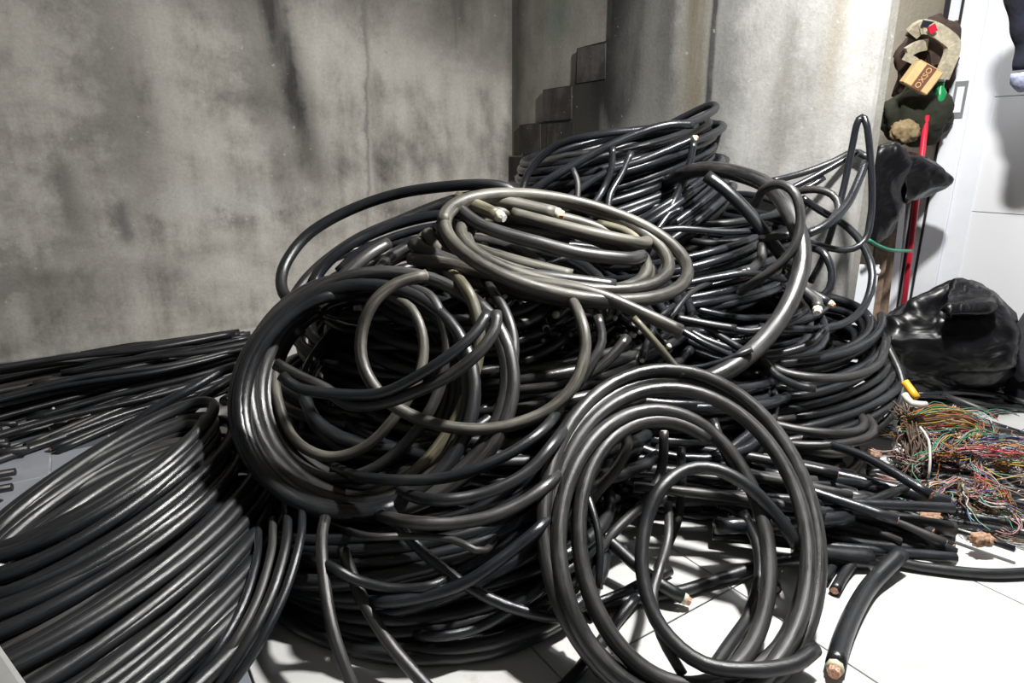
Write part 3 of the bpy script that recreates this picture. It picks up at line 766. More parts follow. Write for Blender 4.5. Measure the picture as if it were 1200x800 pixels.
# ---- K: bottom centre coil lying on the floor
stack_coil(((500, 655, 1.42), (690, 640, 1.42), (500, 772, 1.085)), ((505, 545, 1.62), (700, 500, 1.72), (500, 622, 1.24)), 12, 0.0160, 'black',
           'wide black cable coil lying on the floor under the upright coil', jit=0.035, layers=2, seed=51)
stack_coil(((520, 640, 1.36), (668, 575, 1.42), (535, 690, 1.16)), ((520, 575, 1.5), (668, 500, 1.56), (540, 610, 1.27)), 6, 0.017, 'gloss',
           'skewed glossy cable coil over the front of the wide floor coil', jit=0.07, layers=1, seed=52)
floor_cable([(322, 668, .01), (335, 705), (372, 742), (430, 765), (500, 772), (560, 762), (620, 738, .02), (670, 705, .04)], 17, 'black', 'lowest cable turn resting on the floor round the front of the heap')
for i, (pts, th, lab) in enumerate([
        ([(500, 585, 1.2), (560, 580, 1.2), (615, 555, 1.24), (652, 515, 1.32)], 15, 'dark cable rising to the right just below the pale loop'),
        ([(470, 610, 1.18), (540, 612, 1.17), (600, 595, 1.2), (650, 560, 1.28)], 16, 'grey cable curved below the upright coil'),
        ([(440, 705, 1.1), (500, 698, 1.09), (550, 680, 1.1), (600, 645, 1.14), (640, 610, 1.2)], 15, 'stiff cable slanting up across the floor coil'),
        ([(430, 560, 1.3), (520, 560, 1.26), (590, 535, 1.28), (640, 500, 1.36)], 14, 'dark cable running under the large pale loop'),
        ([(430, 628, 1.16), (480, 628, 1.16), (530, 632, 1.15), (568, 645, 1.14)], 9, 'thin cable lying level over the floor coil'),
        ([(500, 745, 1.08), (560, 735, 1.09), (620, 700, 1.12), (650, 670, 1.18)], 13, 'low cable at the foot of the floor coil'),
        ([(380, 660, 1.14), (420, 680, 1.11), (470, 690, 1.1), (520, 680, 1.12)], 12, 'short cable tucked behind the two front cables')]):
    a_, b_ = pts[0], pts[-1]
    pts = [(a_[0] - 42, a_[1] - 14, a_[2] + .22)] + pts + [(b_[0] + 22, b_[1] - 34, b_[2] + .22)]
    free(pts, th, ('black', 'grey', 'gloss')[i % 3], lab)

# ---- loose cables in front
free([(381, 607, 1.24), (377, 630, 1.19), (379, 670, 1.12), (386, 720, 1.05), (398, 765, 1.0), (418, 815, .96)], 15, 'grey', 'cable hanging straight down to the floor, left of the pair in front', ends=(1, 0), core='dark_seal')
free([(402, 645, 1.2), (412, 672, 1.15), (430, 712, 1.09), (455, 752, 1.05), (485, 788, 1.01), (520, 825, .97)], 15, 'grey', 'cable slanting down to the floor, right of the pair in front', ends=(1, 0), core='tin')
free([(457, 598, 1.24), (475, 625, 1.2), (505, 655, 1.16), (545, 685, 1.12), (590, 708, 1.1), (640, 722, 1.1), (680, 722, 1.12)], 14, 'gloss', 'cable curving from the upright coil towards the round loops on the right', ends=(1, 0), core='tin')

# ---- A: large left front coil
stack_coil(((128, 549, 1.37), (247, 478, 1.60), (146, 580, 1.28)), ((140, 778, .98), (345, 622, 1.42), (196, 838, 0.88)), 13, 0.0152, 'black',
           'large drum shaped cable coil filling the lower left corner', jit=0.058, layers=2, seed=61, u0=0.3, seg=60, sides=12)
stack_coil(((122, 568, 1.34), (232, 500, 1.54), (138, 600, 1.26)), ((100, 740, 1.05), (270, 610, 1.4), (145, 790, 0.95)), 6, 0.017, 'grey',
           'inner black coil nested in the large lower left coil', jit=0.04, layers=1, seed=62)
free([(80, 590, 1.42), (90, 575, 1.45), (125, 560, 1.5), (165, 545, 1.52), (195, 515, 1.58), (225, 478, 1.66), (262, 450, 1.75), (288, 436, 1.8), (284, 430, 1.86), (262, 434, 1.86), (225, 455, 1.78), (180, 480, 1.7), (135, 515, 1.62)], 12, 'gloss',
     'folded cable laid over the top of the lower left coil')
free([(80, 572, 1.48), (100, 545, 1.52), (132, 518, 1.56), (175, 500, 1.6), (215, 475, 1.68)], 13, 'black', 'cable with a cut joint on the rim of the lower left coil', ends=(0, 1))
free([(-20, 640, 1.4), (20, 605, 1.45), (70, 570, 1.5), (120, 535, 1.55)], 15, 'black', 'cable rim at the far side of the lower left coil')
free([(-20, 665, 1.32), (20, 632, 1.36), (70, 600, 1.4), (120, 575, 1.44)], 14, 'black', 'second cable rim at the far side of the lower left coil')
for i in range(7):
    x0 = 200 + i * 17
    free([(x0 - 70, 830 + i * 3, .95), (x0 - 10, 785 - i * 2, 1.0), (x0 + 30, 735 - i * 6, 1.1), (x0 + 50, 680 - i * 8, 1.22), (x0 + 52, 640 - i * 8, 1.32)], 11 + i % 3, ('gloss', 'grey', 'black')[i % 3],
         ('first', 'second', 'third', 'fourth', 'fifth', 'sixth', 'seventh')[i] + ' loose turn from the left along the right foot of the lower left coil')
free([(318, 640, 1.25), (308, 690, 1.15), (290, 740, 1.06), (262, 790, .99), (235, 830, .94)], 10, 'grey', 'thin loose cable right of the lower left coil, hanging to the pale tiles', ends=(1, 0))

# ---- G: large loops at right front
plG = plane3((800, 808, 1.01), (790, 436, 1.60), (965, 650, 1.27))
ring_coil(plG, [(799, 632, 160, 204, -14, .03), (799, 634, 158, 202, -14, .03), (797, 634, 148, 184, -10, .0), (796, 642, 150, 186, -12, .055), (788, 648, 108, 158, -14, .02), (790, 640, 106, 150, -14, .02), (790, 640, 106, 150, -14, .02)],
          0.0172, 'grey', 'large upright coil of dusty grey cable leaning at the right front', 60, 60 + 360 * 4.7, seg=64)
ring_coil(plG, [(800, 640, 154, 206, -12, -.03), (802, 640, 150, 204, -12, -.03), (804, 640, 146, 200, -12, -.05), (804, 640, 146, 200, -12, -.05)], 0.0165, 'black',
          'black cable turns behind the large dusty coil at the right front', 90, 90 + 360 * 1.8, seg=60)
free([(935, 640, 1.25), (915, 610, 1.28), (880, 572, 1.32), (840, 550, 1.35), (805, 550, 1.35), (775, 572, 1.3), (757, 612, 1.24), (752, 660, 1.17), (762, 710, 1.1), (785, 748, 1.05), (825, 778, 1.01), (880, 785, 1.0), (930, 778, 1.02), (955, 760, 1.06)], 17, 'black',
     'smaller inner loop of black cable inside the large right front coil')
free([(783, 590, 1.35), (783, 630, 1.25), (772, 670, 1.18), (765, 700, 1.12), (775, 745, 1.06), (800, 790, 1.02)], 12, 'grey', 'slim cable hanging inside the left of the inner loop')
free([(870, 600, 1.42), (888, 640, 1.35), (890, 680, 1.28), (878, 720, 1.2), (855, 765, 1.12), (830, 815, 1.04)], 15, 'black', 'cable curving down inside the right of the large front coil')
free([(945, 700, 1.16), (925, 740, 1.1), (900, 780, 1.04), (885, 815, 1.0)], 11, 'grey', 'cable end coming down behind the right rim of the front coil')
free([(725, 490, 1.5), (735, 520, 1.48), (722, 550, 1.46), (700, 575, 1.44), (690, 590, 1.42), (660, 615, 1.4)], 13, 'dusty', 'cable with rust brown streak behind the large front coil')
free([(778, 505, 1.55), (776, 545, 1.52), (762, 580, 1.46), (738, 605, 1.42), (718, 625, 1.38), (700, 650, 1.34)], 12, 'grey', 'cable curving down behind the inner loop, left one', ends=(1, 0), core='tin')
free([(798, 525, 1.58), (799, 565, 1.52), (795, 605, 1.46), (782, 640, 1.4), (770, 668, 1.36)], 11, 'black', 'cable curving down behind the inner loop, right one', ends=(1, 0), core='tin')
free([(836, 492, 1.72), (845, 520, 1.66), (858, 545, 1.6), (868, 570, 1.55)], 12, 'grey', 'slanting cable end with a bright tip inside the front coil', ends=(0, 2), core='tin')
floor_cable([(672, 600, .12), (710, 630, .08), (745, 662, .05), (775, 685, .03), (800, 700, .01)], 14, 'black', 'cable on the floor inside the front coil, ending in red and orange cores', ends=(0, 2))
floor_cable([(700, 712), (745, 702), (800, 692), (850, 676), (900, 660, .02), (950, 652, .03)], 14, 'black', 'cable lying across the floor through the front coil')
floor_cable([(690, 720), (740, 690), (785, 668)], 13, 'black', 'short stiff cable on the floor at the left inside of the front coil', ends=(0, 1))
floor_cable([(640, 830), (690, 770), (725, 725), (745, 700, .01)], 13, 'black', 'cable on the floor passing under the left rim of the front coil')
free([(680, 560, 1.4), (695, 600, 1.32), (703, 640, 1.26), (702, 690, 1.2)], 9, 'black', 'thin cable hanging inside the left rim of the front coil')
floor_cable([(560, 745, .01), (620, 720, .02), (680, 712, .02), (740, 690, .02)], 11, 'gloss', 'glossy cable on the floor between floor coil and front coil')
floor_cable([(580, 752), (640, 728), (690, 700, .02)], 10, 'gloss', 'second glossy cable on the floor between floor coil and front coil')

# ---- right floor
floor_cable([(840, 610, .06), (900, 628, .04), (960, 640, .02), (1020, 650, .01), (1080, 664), (1140, 671), (1180, 672), (1240, 668)], 12, 'black', 'long cable running along the floor out to the right edge')
floor_cable([(979, 780), (986, 752), (1000, 718), (1018, 688, .0), (1038, 666, .015), (1056, 648, .03)], 19, 'black', 'short thick bent cable with a copper end on the white floor', ends=(2, 0))
floor_cable([(930, 642, .02), (970, 650, .01), (1020, 655, .0)], 22, 'black', 'very thick cable stub lying level at the right foot of the heap', ends=(0, 1), core='dark_seal')
floor_cable([(978, 692), (990, 672), (1003, 655, .01)], 12, 'black', 'short cable stub pointing down beside the bent cable', ends=(1, 0))
floor_cable([(965, 680), (975, 664), (990, 650, .01)], 12, 'black', 'stub next to the rim of the front coil', ends=(1, 0))
floor_cable([(908, 690), (905, 672), (915, 655, .02)], 15, 'black', 'hollow cable stub on the floor inside the right rim of the front coil', ends=(1, 0))
rnd = random.Random(11)
pairs = [((1012, 590), (960, 545)), ((1100, 640), (1040, 585)), ((1060, 620), (1015, 600)), ((1082, 638), (1048, 612))]
for i in range(56):
    # stubs fanned out at the right foot of the heap; far ends disappear in the heap
    f_ = rnd.random()
    ex = rnd.uniform(935, 1120); ey = 560 + (ex - 930) * 0.34 + rnd.uniform(-35, 32)
    ln = rnd.uniform(.28, .7)
    z1 = rnd.uniform(0.0, 0.13) * (1 if ey < 615 else .35)
    e = fl(ex, ey, z1 + .014)
    an = math.radians(rnd.gauss(168, 16))
    b_ = e + Vector((math.cos(an) * ln, math.sin(an) * ln, rnd.uniform(0, .06)))
    m_ = e.lerp(b_, .5) + Vector((rnd.gauss(0, .02), rnd.gauss(0, .02), rnd.uniform(-.01, .02)))
    cable(catmull([e, m_, b_], .04), rnd.choice([.010, .012, .014, .016, .020]), rnd.choice(['black', 'black', 'gloss', 'grey']), 'cable',
          'short straight black cable piece heaped on the floor right of the front coil', 'cable', 'short cable pieces at the right foot of the heap', (1, 0), 8, rnd.choice(['copper', 'dark_seal', 'tin']))
# stubs packed behind the front coil, ends facing the viewer
OFF = []
for i in range(110):
    ex = rnd.uniform(655, 905); ey = rnd.uniform(478, 612)
    Yd = 1.95 - (ey - 478) / 134 * .38 + rnd.uniform(-.03, .08)
    e = at(ex, ey, Yd); e.z = max(e.z, .02)
    ln = rnd.uniform(.15, .4)
    an = math.radians(rnd.choice([rnd.gauss(25, 25), rnd.gauss(95, 30), rnd.gauss(155, 15)]))
    b_ = e + Vector((math.cos(an) * ln, math.sin(an) * ln, rnd.uniform(-.05, .05)))
    b_.z = max(b_.z, .02)
    m_ = e.lerp(b_, .5) + Vector((rnd.gauss(0, .015), rnd.gauss(0, .015), rnd.gauss(0, .01)))
    OFF.append(cable(catmull([e, m_, b_], .04), rnd.choice([.009, .011, .013, .015]), rnd.choice(['black', 'gloss', 'gloss', 'grey']), 'cable',
          'short cable offcut packed in the hollow behind the right front coil', 'cable', 'offcuts behind the right front coil', (1, 0), 8, rnd.choice(['copper', 'dark_seal', 'tin', 'tin'])))
join_stuff(OFF[38:], 'cable_offcuts', 'mass of small cable offcuts filling the hollow behind the right front coil', 'cable offcuts')
HOL = []
for i in range(60):
    ex = rnd.uniform(545, 790); ey = rnd.uniform(345, 455)
    if ex < 640 and ey > 420: ey -= 50
    e = at(ex, ey, rnd.uniform(1.78, 1.9))
    ln = rnd.uniform(.15, .35); an = math.radians(rnd.gauss(90, 35))
    b_ = e + Vector((math.cos(an) * ln, math.sin(an) * ln, rnd.uniform(-.08, .10)))
    HOL.append(cable(catmull([e, e.lerp(b_, .5) + Vector((rnd.gauss(0, .02), 0, rnd.gauss(0, .02))), b_], .04), rnd.choice([.009, .011, .013]), rnd.choice(['black', 'gloss']), 'cable',
          'cable end poking out of the dark hollow under the flat coil', 'cable', 'cable ends under the flat coil', (2 if i % 3 == 0 else 1, 0), 8, rnd.choice(['tin', 'dark_seal', 'tin'])))
join_stuff(HOL[18:], 'cable_ends', 'mass of small cable ends in the dark hollow under the flat coil', 'cable ends')
free([(742, 372, 1.62), (760, 392, 1.6), (782, 418, 1.58), (800, 440, 1.56)], 9, 'olive', 'pale dusty cable slanting to the top of the front coil')
for i in range(14):
    # cables between heap and the black bag, running to the right edge
    x0, y0 = rnd.uniform(1035, 1110), rnd.uniform(418, 470)
    x1, y1 = x0 + rnd.uniform(60, 160), y0 + rnd.uniform(0, 40)
    z = rnd.uniform(.0, .09)
    P0 = fl(x0, y0 + 25, z + .012); P1 = fl(x1, y1 + 25, rnd.uniform(0, .05) + .012)
    cable(catmull([P0, P0.lerp(P1, .5) + Vector((rnd.gauss(0, .02), rnd.gauss(0, .03), rnd.uniform(-.005, .02))), P1], .04), rnd.choice([.007, .009, .012]), rnd.choice(['black', 'gloss', 'grey']), 'cable',
          'black cable piece on the floor between the wires and the black bag', 'cable', 'cable pieces in front of the floor bag', (0, 1), 8, rnd.choice(['tin', 'copper', 'dark_seal']))
for i in range(24):
    x0, y0 = rnd.uniform(1010, 1110), rnd.uniform(500, 605)
    x1, y1 = rnd.uniform(1150, 1260), y0 + rnd.uniform(-5, 45)
    P0 = fl(x0, y0, .012); P1 = fl(x1, y1, rnd.uniform(0, .03) + .012)
    cable(catmull([P0, P0.lerp(P1, .5) + Vector((0, rnd.gauss(0, .02), rnd.uniform(0, .02))), P1], .04), rnd.choice([.009, .011]), rnd.choice(['black', 'gloss']), 'cable',
          'black cable lying under the coloured wires at the right edge', 'cable', 'cables under the coloured wires', (0, 1), 8, 'tin')

# ---- left bundle of straight cut cables beside the wall
rnd = random.Random(23)
LB = 0
for i in range(92):
    f_ = i / 91.0
    f_ = min(1, max(0, f_ + rnd.gauss(0, .03)))
    # f 0 = by the wall, 1 = front edge; right ends staggered, heaped highest by the wall
    rx = 272 + 40 * math.sin(f_ * 2.2) + rnd.gauss(0, 9); ry = 388 + f_ * 46
    hz = rnd.uniform(.07 if f_ < .2 else 0, .20) * (1 - f_ * .75) + .013
    e1 = fl(rx, ry, hz)
    slope = .138 + .222 * f_
    lx = rnd.uniform(30, 140) if rnd.random() < .15 + .85 * f_ ** 1.2 else rnd.uniform(-170, -20)
    e0 = fl(lx, ry + (rx - lx) * slope + rnd.gauss(0, 3), max(.013, hz * rnd.uniform(.4, .95) * (1.15 - f_)))
    d = (e0 - e1).normalized()
    side = Vector((-d.y, d.x, 0)).normalized()
    b1 = e1.lerp(e0, .33) + side * rnd.gauss(.02, .015) + Vector((0, 0, rnd.gauss(.0, .008)))
    b2 = e1.lerp(e0, .66) - side * rnd.gauss(.02, .015) + Vector((0, 0, rnd.gauss(.0, .008)))
    cable(catmull([e0, b2, b1, e1], .05), rnd.choice([.0105, .012, .0135]), rnd.choice(['black', 'black', 'gloss', 'grey']), 'cable',
          'long straight black cable in the bundle laid along the left wall', 'cable', 'straight cut cables along the left wall', (2 if i % 9 == 0 else 1, 0), 8, rnd.choice(['copper', 'tin', 'dark_seal', 'dark_seal']))
for i in range(16):
    ex = rnd.uniform(-8, 44); ey = rnd.uniform(452, 585)
    if ey > 500: ex -= (ey - 500) * .22
    e = fl(ex, ey, rnd.uniform(.012, .05))
    b_ = e + Vector((-.5, -.13 + rnd.gauss(0, .06), 0)); b_.z = .013
    cable(catmull([e, e.lerp(b_, .5), b_], .08), rnd.choice([.011, .013]), 'black', 'cable', 'cable end coming in from the left edge of the picture', 'cable', 'cable ends at the left edge', (1, 0), 8, rnd.choice(['copper', 'dark_seal']))
floor_cable([(262, 470), (290, 452), (315, 440), (335, 430)], 10, 'black', 'short cable on the grey tiles between bundle and heap')

# ================================================================== COLOURED WIRES
WC = {'yellow': (0.60, 0.46, 0.10), 'green': (0.06, 0.28, 0.16), 'red': (0.45, 0.05, 0.05), 'orange': (0.55, 0.20, 0.04), 'pink': (0.55, 0.30, 0.30), 'white': (0.62, 0.60, 0.56), 'blue': (0.05, 0.08, 0.25), 'brown': (0.20, 0.11, 0.06), 'grey': (0.22, 0.22, 0.24), 'teal': (0.20, 0.42, 0.36)}
for k, c in WC.items(): M['w_' + k] = plain(k + ' wire sheath', tuple(q * .72 for q in c), 0.45, 0, 0.15, 40)
rnd = random.Random(5)
def tangle(label, centre, n, spread, kinds, lenr, arcs=None, rr=(.0011, .0018), zamp=.05):
    root = empty('wire_tangle', Vector((centre.x, centre.y, 0)), label, 'wires')
    done = 0
    while done < n:
        p = centre + Vector((rnd.gauss(0, spread[0]), rnd.gauss(0, spread[1]), rnd.uniform(-spread[2], spread[2])))
        an = rnd.uniform(0, 6.28)
        ln = rnd.uniform(*lenr); curl = rnd.gauss(0, 3.4); m = 8; hv = rnd.uniform(-.4, .4)
        guide = []
        for j in range(m):
            guide.append(p.copy())
            an += curl / m + rnd.gauss(0, .28); hv = hv * .7 + rnd.gauss(0, .3)
            p = p + Vector((math.cos(an), math.sin(an), hv * .6)) * (ln / m)
            p.z = min(max(p.z, .008), centre.z + spread[2] * 1.5)
        k_ = rnd.choice([1, 3, 6, 9])
        fav = rnd.choice(kinds)
        for q in range(k_):
            o0 = Vector((rnd.gauss(0, .006), rnd.gauss(0, .006), rnd.gauss(0, .005))); o1 = Vector((rnd.gauss(0, .012), rnd.gauss(0, .012), rnd.gauss(0, .008)))
            pts = [g_ + o0.lerp(o1, j / (m - 1)) + Vector((rnd.gauss(0, .002), rnd.gauss(0, .002), rnd.gauss(0, .002))) for j, g_ in enumerate(guide)]
            col = fav if rnd.random() < .35 else rnd.choice(kinds)
            cable(catmull(pts, .016), rnd.uniform(*rr), 'w_' + col, 'wire', None, None, None, (0, 0), 5, 'copper', parent=root, clampz=True)
            done += 1
    return root
allk = ['yellow', 'green', 'red', 'orange', 'pink', 'white', 'blue', 'brown', 'brown', 'brown', 'grey', 'grey', 'teal', 'pink']
tangle('upper tangle of thin coloured wires spilling from a cable end beside the heap', fl(1118, 528, .08), 280, (.06, .06, .06), allk, (.12, .34))
tangle('lower tangle of thin coloured wires reaching down to the white floor', fl(1135, 585, .04), 280, (.045, .06, .04), allk, (.10, .28))
tangle('pinkish tangle of coloured wires at the right edge', fl(1200, 545, .05), 190, (.05, .06, .05), ['pink', 'white', 'orange', 'brown', 'grey', 'red', 'teal'], (.08, .24))
tangle('small teal and yellow wire tuft on the cables', fl(1078, 590, .03), 24, (.02, .012, .015), ['teal', 'teal', 'yellow', 'green', 'grey'], (.06, .12), rr=(.0015, .0025))
# brown fibrous cable root from which the wires spill, and the arched yellow/red wires over it
root = empty('wire_bunch', fl(1080, 520, 0), 'arched bunch of yellow and red wires coming out of a brown fibre sleeve', 'wires')
pF = [fl(1058, 480, .18), fl(1068, 500, .15), fl(1072, 525, .10), fl(1068, 550, .05)]
for i in range(60):
    o_ = [p + Vector((rnd.gauss(0, .018), rnd.gauss(0, .02), rnd.gauss(0, .014))) for p in pF]
    me, _, _ = tube_mesh('fibre', catmull(o_, .02), .0022, 5, 0, True)
    oo = link_mesh('fibre', me, M['fibre']); child(oo, root)
for i in range(60):
    k = i / 60.0
    q = [fl(1062 + rnd.gauss(0, 4), 488 + 18 * k, .19 - .05 * k), fl(1095, 478 + 22 * k + rnd.gauss(0, 3), .2 - .05 * k), fl(1125 + rnd.gauss(0, 4), 480 + 22 * k, .19 - .05 * k),
         fl(1145 + rnd.gauss(0, 5), 494 + 14 * k, .15 - .04 * k), fl(1140 + rnd.gauss(0, 8), 512 + 8 * k, .11), fl(1110 + rnd.gauss(0, 10), 522 + rnd.gauss(0, 5), .08)]
    cable(catmull(q, .02), rnd.uniform(.0011, .0017), 'w_' + rnd.choice(['yellow', 'yellow', 'red', 'orange', 'green', 'brown', 'pink']), 'wire', None, None, None, (0, 0), 5, 'copper', parent=root)
# small finds among the wires
def blob(name, c, rad, mat, label, cat, seed, amp=.35, fr=2.5, sub=3, parent=None, scale=(1, 1, 1), flat=False):
    bm = bmesh.new(); bmesh.ops.create_icosphere(bm, subdivisions=sub, radius=1)
    for v in bm.verts:
        d = v.co.normalized()
        nn = noise.fractal(d * fr + Vector((seed, seed * .7, 0)), .8, 2.0, 4)
        rg = 1 - abs(noise.noise(d * fr * 1.6 + Vector((0, seed, 3)))) * 1.6
        v.co = d * (1 + amp * nn + amp * .35 * rg)
        v.co.x *= rad * scale[0]; v.co.y *= rad * scale[1]; v.co.z *= rad * scale[2]
    me = bpy.data.meshes.new(name); bm.to_mesh(me); bm.free()
    o = link_mesh(name, me, M[mat], smooth=not flat)
    o.location = c
    if parent: o.parent = parent
    elif label: tag(o, label, cat)
    return o
M['yellow_pl'] = plain('yellow plastic', (0.75, 0.38, 0.02), 0.4)
M['pale_pl'] = plain('pale plastic', (0.62, 0.58, 0.52), 0.5, 0, .2)
free([(1060, 447, 2.0), (1066, 455, 1.98), (1074, 466, 1.95)], 9, 'yellow_pl', 'bright yellow plastic sleeve lying above the wires', cat='plastic sleeve', name='plastic_sleeve')
free([(1060, 462, 1.93), (1068, 472, 1.9), (1085, 474, 1.9)], 8, 'pale_pl', 'white plastic strip beside the yellow sleeve', cat='plastic strip', name='plastic_strip')
free([(1078, 500, 1.82), (1088, 515, 1.78), (1090, 540, 1.72), (1088, 560, 1.7)], 3, 'w_white', 'white wire bent down over the tangle', cat='wire', name='wire')
M['splice'] = plain('frayed copper and paper', (0.42, 0.26, 0.17), .8, .1, .5, 90, .6)
for (px, py, lab) in ((1090, 606, 'frayed splice on a cable end near the teal wires'), (1150, 632, 'frayed brown splice at the foot of the wires'), (1022, 532, 'torn pale splice on a cable end in the dark'), (1172, 548, 'round pinkish wire connector at the right')):
    blob('splice', fl(px, py, .045), .020, 'splice', lab, 'splice', px * .01, .5, 4, 3, None, (1.3, .8, .8))

# ================================================================== BAGS, PASSAGE CLUTTER
# bag on the floor
def bag(name, c, sx, sy, sz, label, seed, sub=5, spikes=()):
    bm = bmesh.new(); bmesh.ops.create_icosphere(bm, subdivisions=sub, radius=1)
    for v in bm.verts:
        d = v.co.normalized()
        r_ = 1 + .22 * noise.noise(d * 1.6 + Vector((seed, 0, 0)))
        a1 = noise.noise(d * 3.2 + Vector((seed, 5, 1))); a2 = noise.noise(d * 7.5 + Vector((seed, 1, 9)))
        r_ += -.20 * abs(a1) - .09 * abs(a2) + .08
        for (sd, wd, am) in spikes:
            q = max(0, d.dot(Vector(sd).normalized()))
            r_ += am * q ** wd
        v.co = Vector((d.x * sx, d.y * sy, d.z * sz)) * r_
    me = bpy.data.meshes.new(name); bm.to_mesh(me); bm.free()
    o = link_mesh(name, me, M['bag'])
    o.location = c
    tag(o, label, 'bag')
    return o
def hull_bag(hulls, label, seed, amp=.03):
    vs = []; fs = []
    bm = bmesh.new()
    for pts in hulls:
        b1 = bmesh.new()
        for p in pts: b1.verts.new(p)
        bmesh.ops.convex_hull(b1, input=list(b1.verts))
        loose = [v for v in b1.verts if not v.link_faces]
        bmesh.ops.delete(b1, geom=loose, context='VERTS')
        for it in range(5):
            long = [e for e in b1.edges if e.calc_length() > .028]
            if not long: break
            bmesh.ops.subdivide_edges(b1, edges=long, cuts=1, use_grid_fill=False)
            bmesh.ops.triangulate(b1, faces=list(b1.faces))
        for it in range(3):
            bmesh.ops.smooth_vert(b1, verts=list(b1.verts), factor=.5, use_axis_x=True, use_axis_y=True, use_axis_z=True)
        b1.normal_update()
        mv = []
        for v in b1.verts:
            c = v.co
            f1 = abs(noise.noise(Vector((c.x * 6 + seed, c.y * 6, c.z * 9)) + Vector((noise.noise(c * 5), 0, 0))))
            f2 = abs(noise.noise(Vector((c.x * 17 + seed, c.y * 17, c.z * 22))))
            mv.append(v.normal * (amp * (1 - 2.6 * f1) + amp * .45 * (.3 - f2)))
        for v, q in zip(b1.verts, mv): v.co += q; v.co.z = max(v.co.z, .004)
        me_ = bpy.data.meshes.new('tmp'); b1.to_mesh(me_); b1.free(); bm.from_mesh(me_); bpy.data.meshes.remove(me_)
    me = bpy.data.meshes.new('rubbish_bag'); bm.to_mesh(me); bm.free()
    o = link_mesh('rubbish_bag', me, M['bag']); tag(o, label, 'bag')
    return o
low = []
for (px, py, y0, y1) in ((1030, 405, 2.45, 2.6), (1040, 375, 2.5, 2.75), (1075, 352, 2.5, 2.75), (1100, 342, 2.5, 2.75), (1120, 331, 2.5, 2.65), (1140, 334, 2.5, 2.65), (1166, 350, 2.45, 2.6), (1184, 368, 2.4, 2.55), (1188, 390, 2.35, 2.5), (1182, 425, 2.3, 2.5)):
    low += [at(px, py, y0), at(px, py, y1)]
low += [fl(1030, 462), fl(1100, 470), fl(1165, 462), fl(1185, 448), fl(1040, 440), fl(1150, 436)]
hull_bag([low, [at(1105, 345, 2.42), at(1120, 328, 2.5), at(1150, 334, 2.45), at(1168, 346, 2.4), at(1160, 368, 2.3), at(1110, 372, 2.3), at(1130, 350, 2.62)]], 'crumpled black rubbish bag sitting on the floor by the white wall', 2.0, .022)
up1 = []
for (px, py) in ((1018, 200), (1032, 172), (1048, 168), (1064, 182), (1068, 200), (1056, 240), (1042, 272), (1022, 286), (1008, 270)):
    up1 += [at(px, py, 2.78), at(px, py, 2.98)]
up2 = [at(1119, 210, 2.86), at(1117, 212, 2.84), at(1085, 188, 2.80), at(1085, 188, 2.95), at(1055, 178, 2.80), at(1055, 178, 2.96), at(1090, 226, 2.80), at(1086, 228, 2.95), at(1060, 240, 2.8), at(1055, 235, 2.96), at(1100, 196, 2.88)]
hull_bag([up1, up2], 'black rubbish bag hanging above in the opening, one corner pointing right', 6.0, .014)
# clutter stack (stands in the passage behind the right wall)
def obox(name, c, sx, sy, sz, rot, mat, label, cat, bev=.004, parent=None):
    me = box_mesh(name, Vector((-sx / 2, -sy / 2, -sz / 2)), Vector((sx, 0, 0)), Vector((0, sy, 0)), Vector((0, 0, sz)), bev)
    o = link_mesh(name, me, M[mat], smooth=False)
    o.location = c; o.rotation_euler = rot
    if parent: o.parent = parent
    elif label: tag(o, label, cat)
    return o
# carton
cc = at(1079, 91, 3.0)
box = obox('carton', cc, .155, .10, .135, (math.radians(8), math.radians(28), math.radians(-10)), 'carton', 'small tan carton with a brown printed band, tilted on the clutter', 'box', .006)
pb = obox('printed_band', (0, -.0508, 0), .062, .002, .135, (0, 0, 0), 'carton_brown', None, None, .0005, parent=box)
tx = bpy.data.curves.new('lettering', 'FONT'); tx.body = 'OXSO'; tx.size = .042; tx.extrude = .0006; tx.align_x = 'CENTER'; tx.align_y = 'CENTER'
to = bpy.data.objects.new('lettering_source', tx); COL.objects.link(to)
bpy.context.view_layer.update()
dg = bpy.context.evaluated_depsgraph_get()
tme = bpy.data.meshes.new_from_object(to.evaluated_get(dg)); bpy.data.objects.remove(to)
tme.materials.clear()
tl = link_mesh('lettering', tme, M['carton'], smooth=False); tl.parent = pb
tl.rotation_euler = (math.pi / 2, -math.pi / 2, 0); tl.location = (0, -.0018, 0)
obox('flap', (0, 0, .069), .15, .096, .004, (0, 0, 0), 'carton', None, None, .001, parent=box)
# harness of webbing straps above it
def strap(pts, wid, th, mat, name, label=None, cat=None, parent=None, tilt=0.0):
    P = catmull(pts, .012)
    T = np.gradient(P, axis=0); T /= np.linalg.norm(T, axis=1)[:, None]
    vs = []; fs = []
    for i, (p, t) in enumerate(zip(P, T)):
        t = Vector(t); side = t.cross(Vector((tilt, 1, .3))).normalized(); nn = t.cross(side)
        for a, b in ((-1, -1), (1, -1), (1, 1), (-1, 1)):
            vs.append(Vector(p) + side * a * wid / 2 + nn * b * th / 2)
    n = len(P)
    for i in range(n - 1):
        for k in range(4):
            fs.append((i * 4 + k, i * 4 + (k + 1) % 4, i * 4 + 4 + (k + 1) % 4, i * 4 + 4 + k))
    fs += [(3, 2, 1, 0), tuple((n - 1) * 4 + k for k in range(4))]
    me = mesh_of(name, vs, fs)
    bm = bmesh.new(); bm.from_mesh(me); bmesh.ops.recalc_face_normals(bm, faces=bm.faces); bm.to_mesh(me); bm.free()
    o = link_mesh(name, me, M[mat], smooth=False)
    if parent: child(o, parent)
    elif label: tag(o, label, cat)
    return o
hr = empty('harness', at(1090, 95, 3.1), 'rolled harness of beige padded straps with brown lining, above the carton', 'harness')
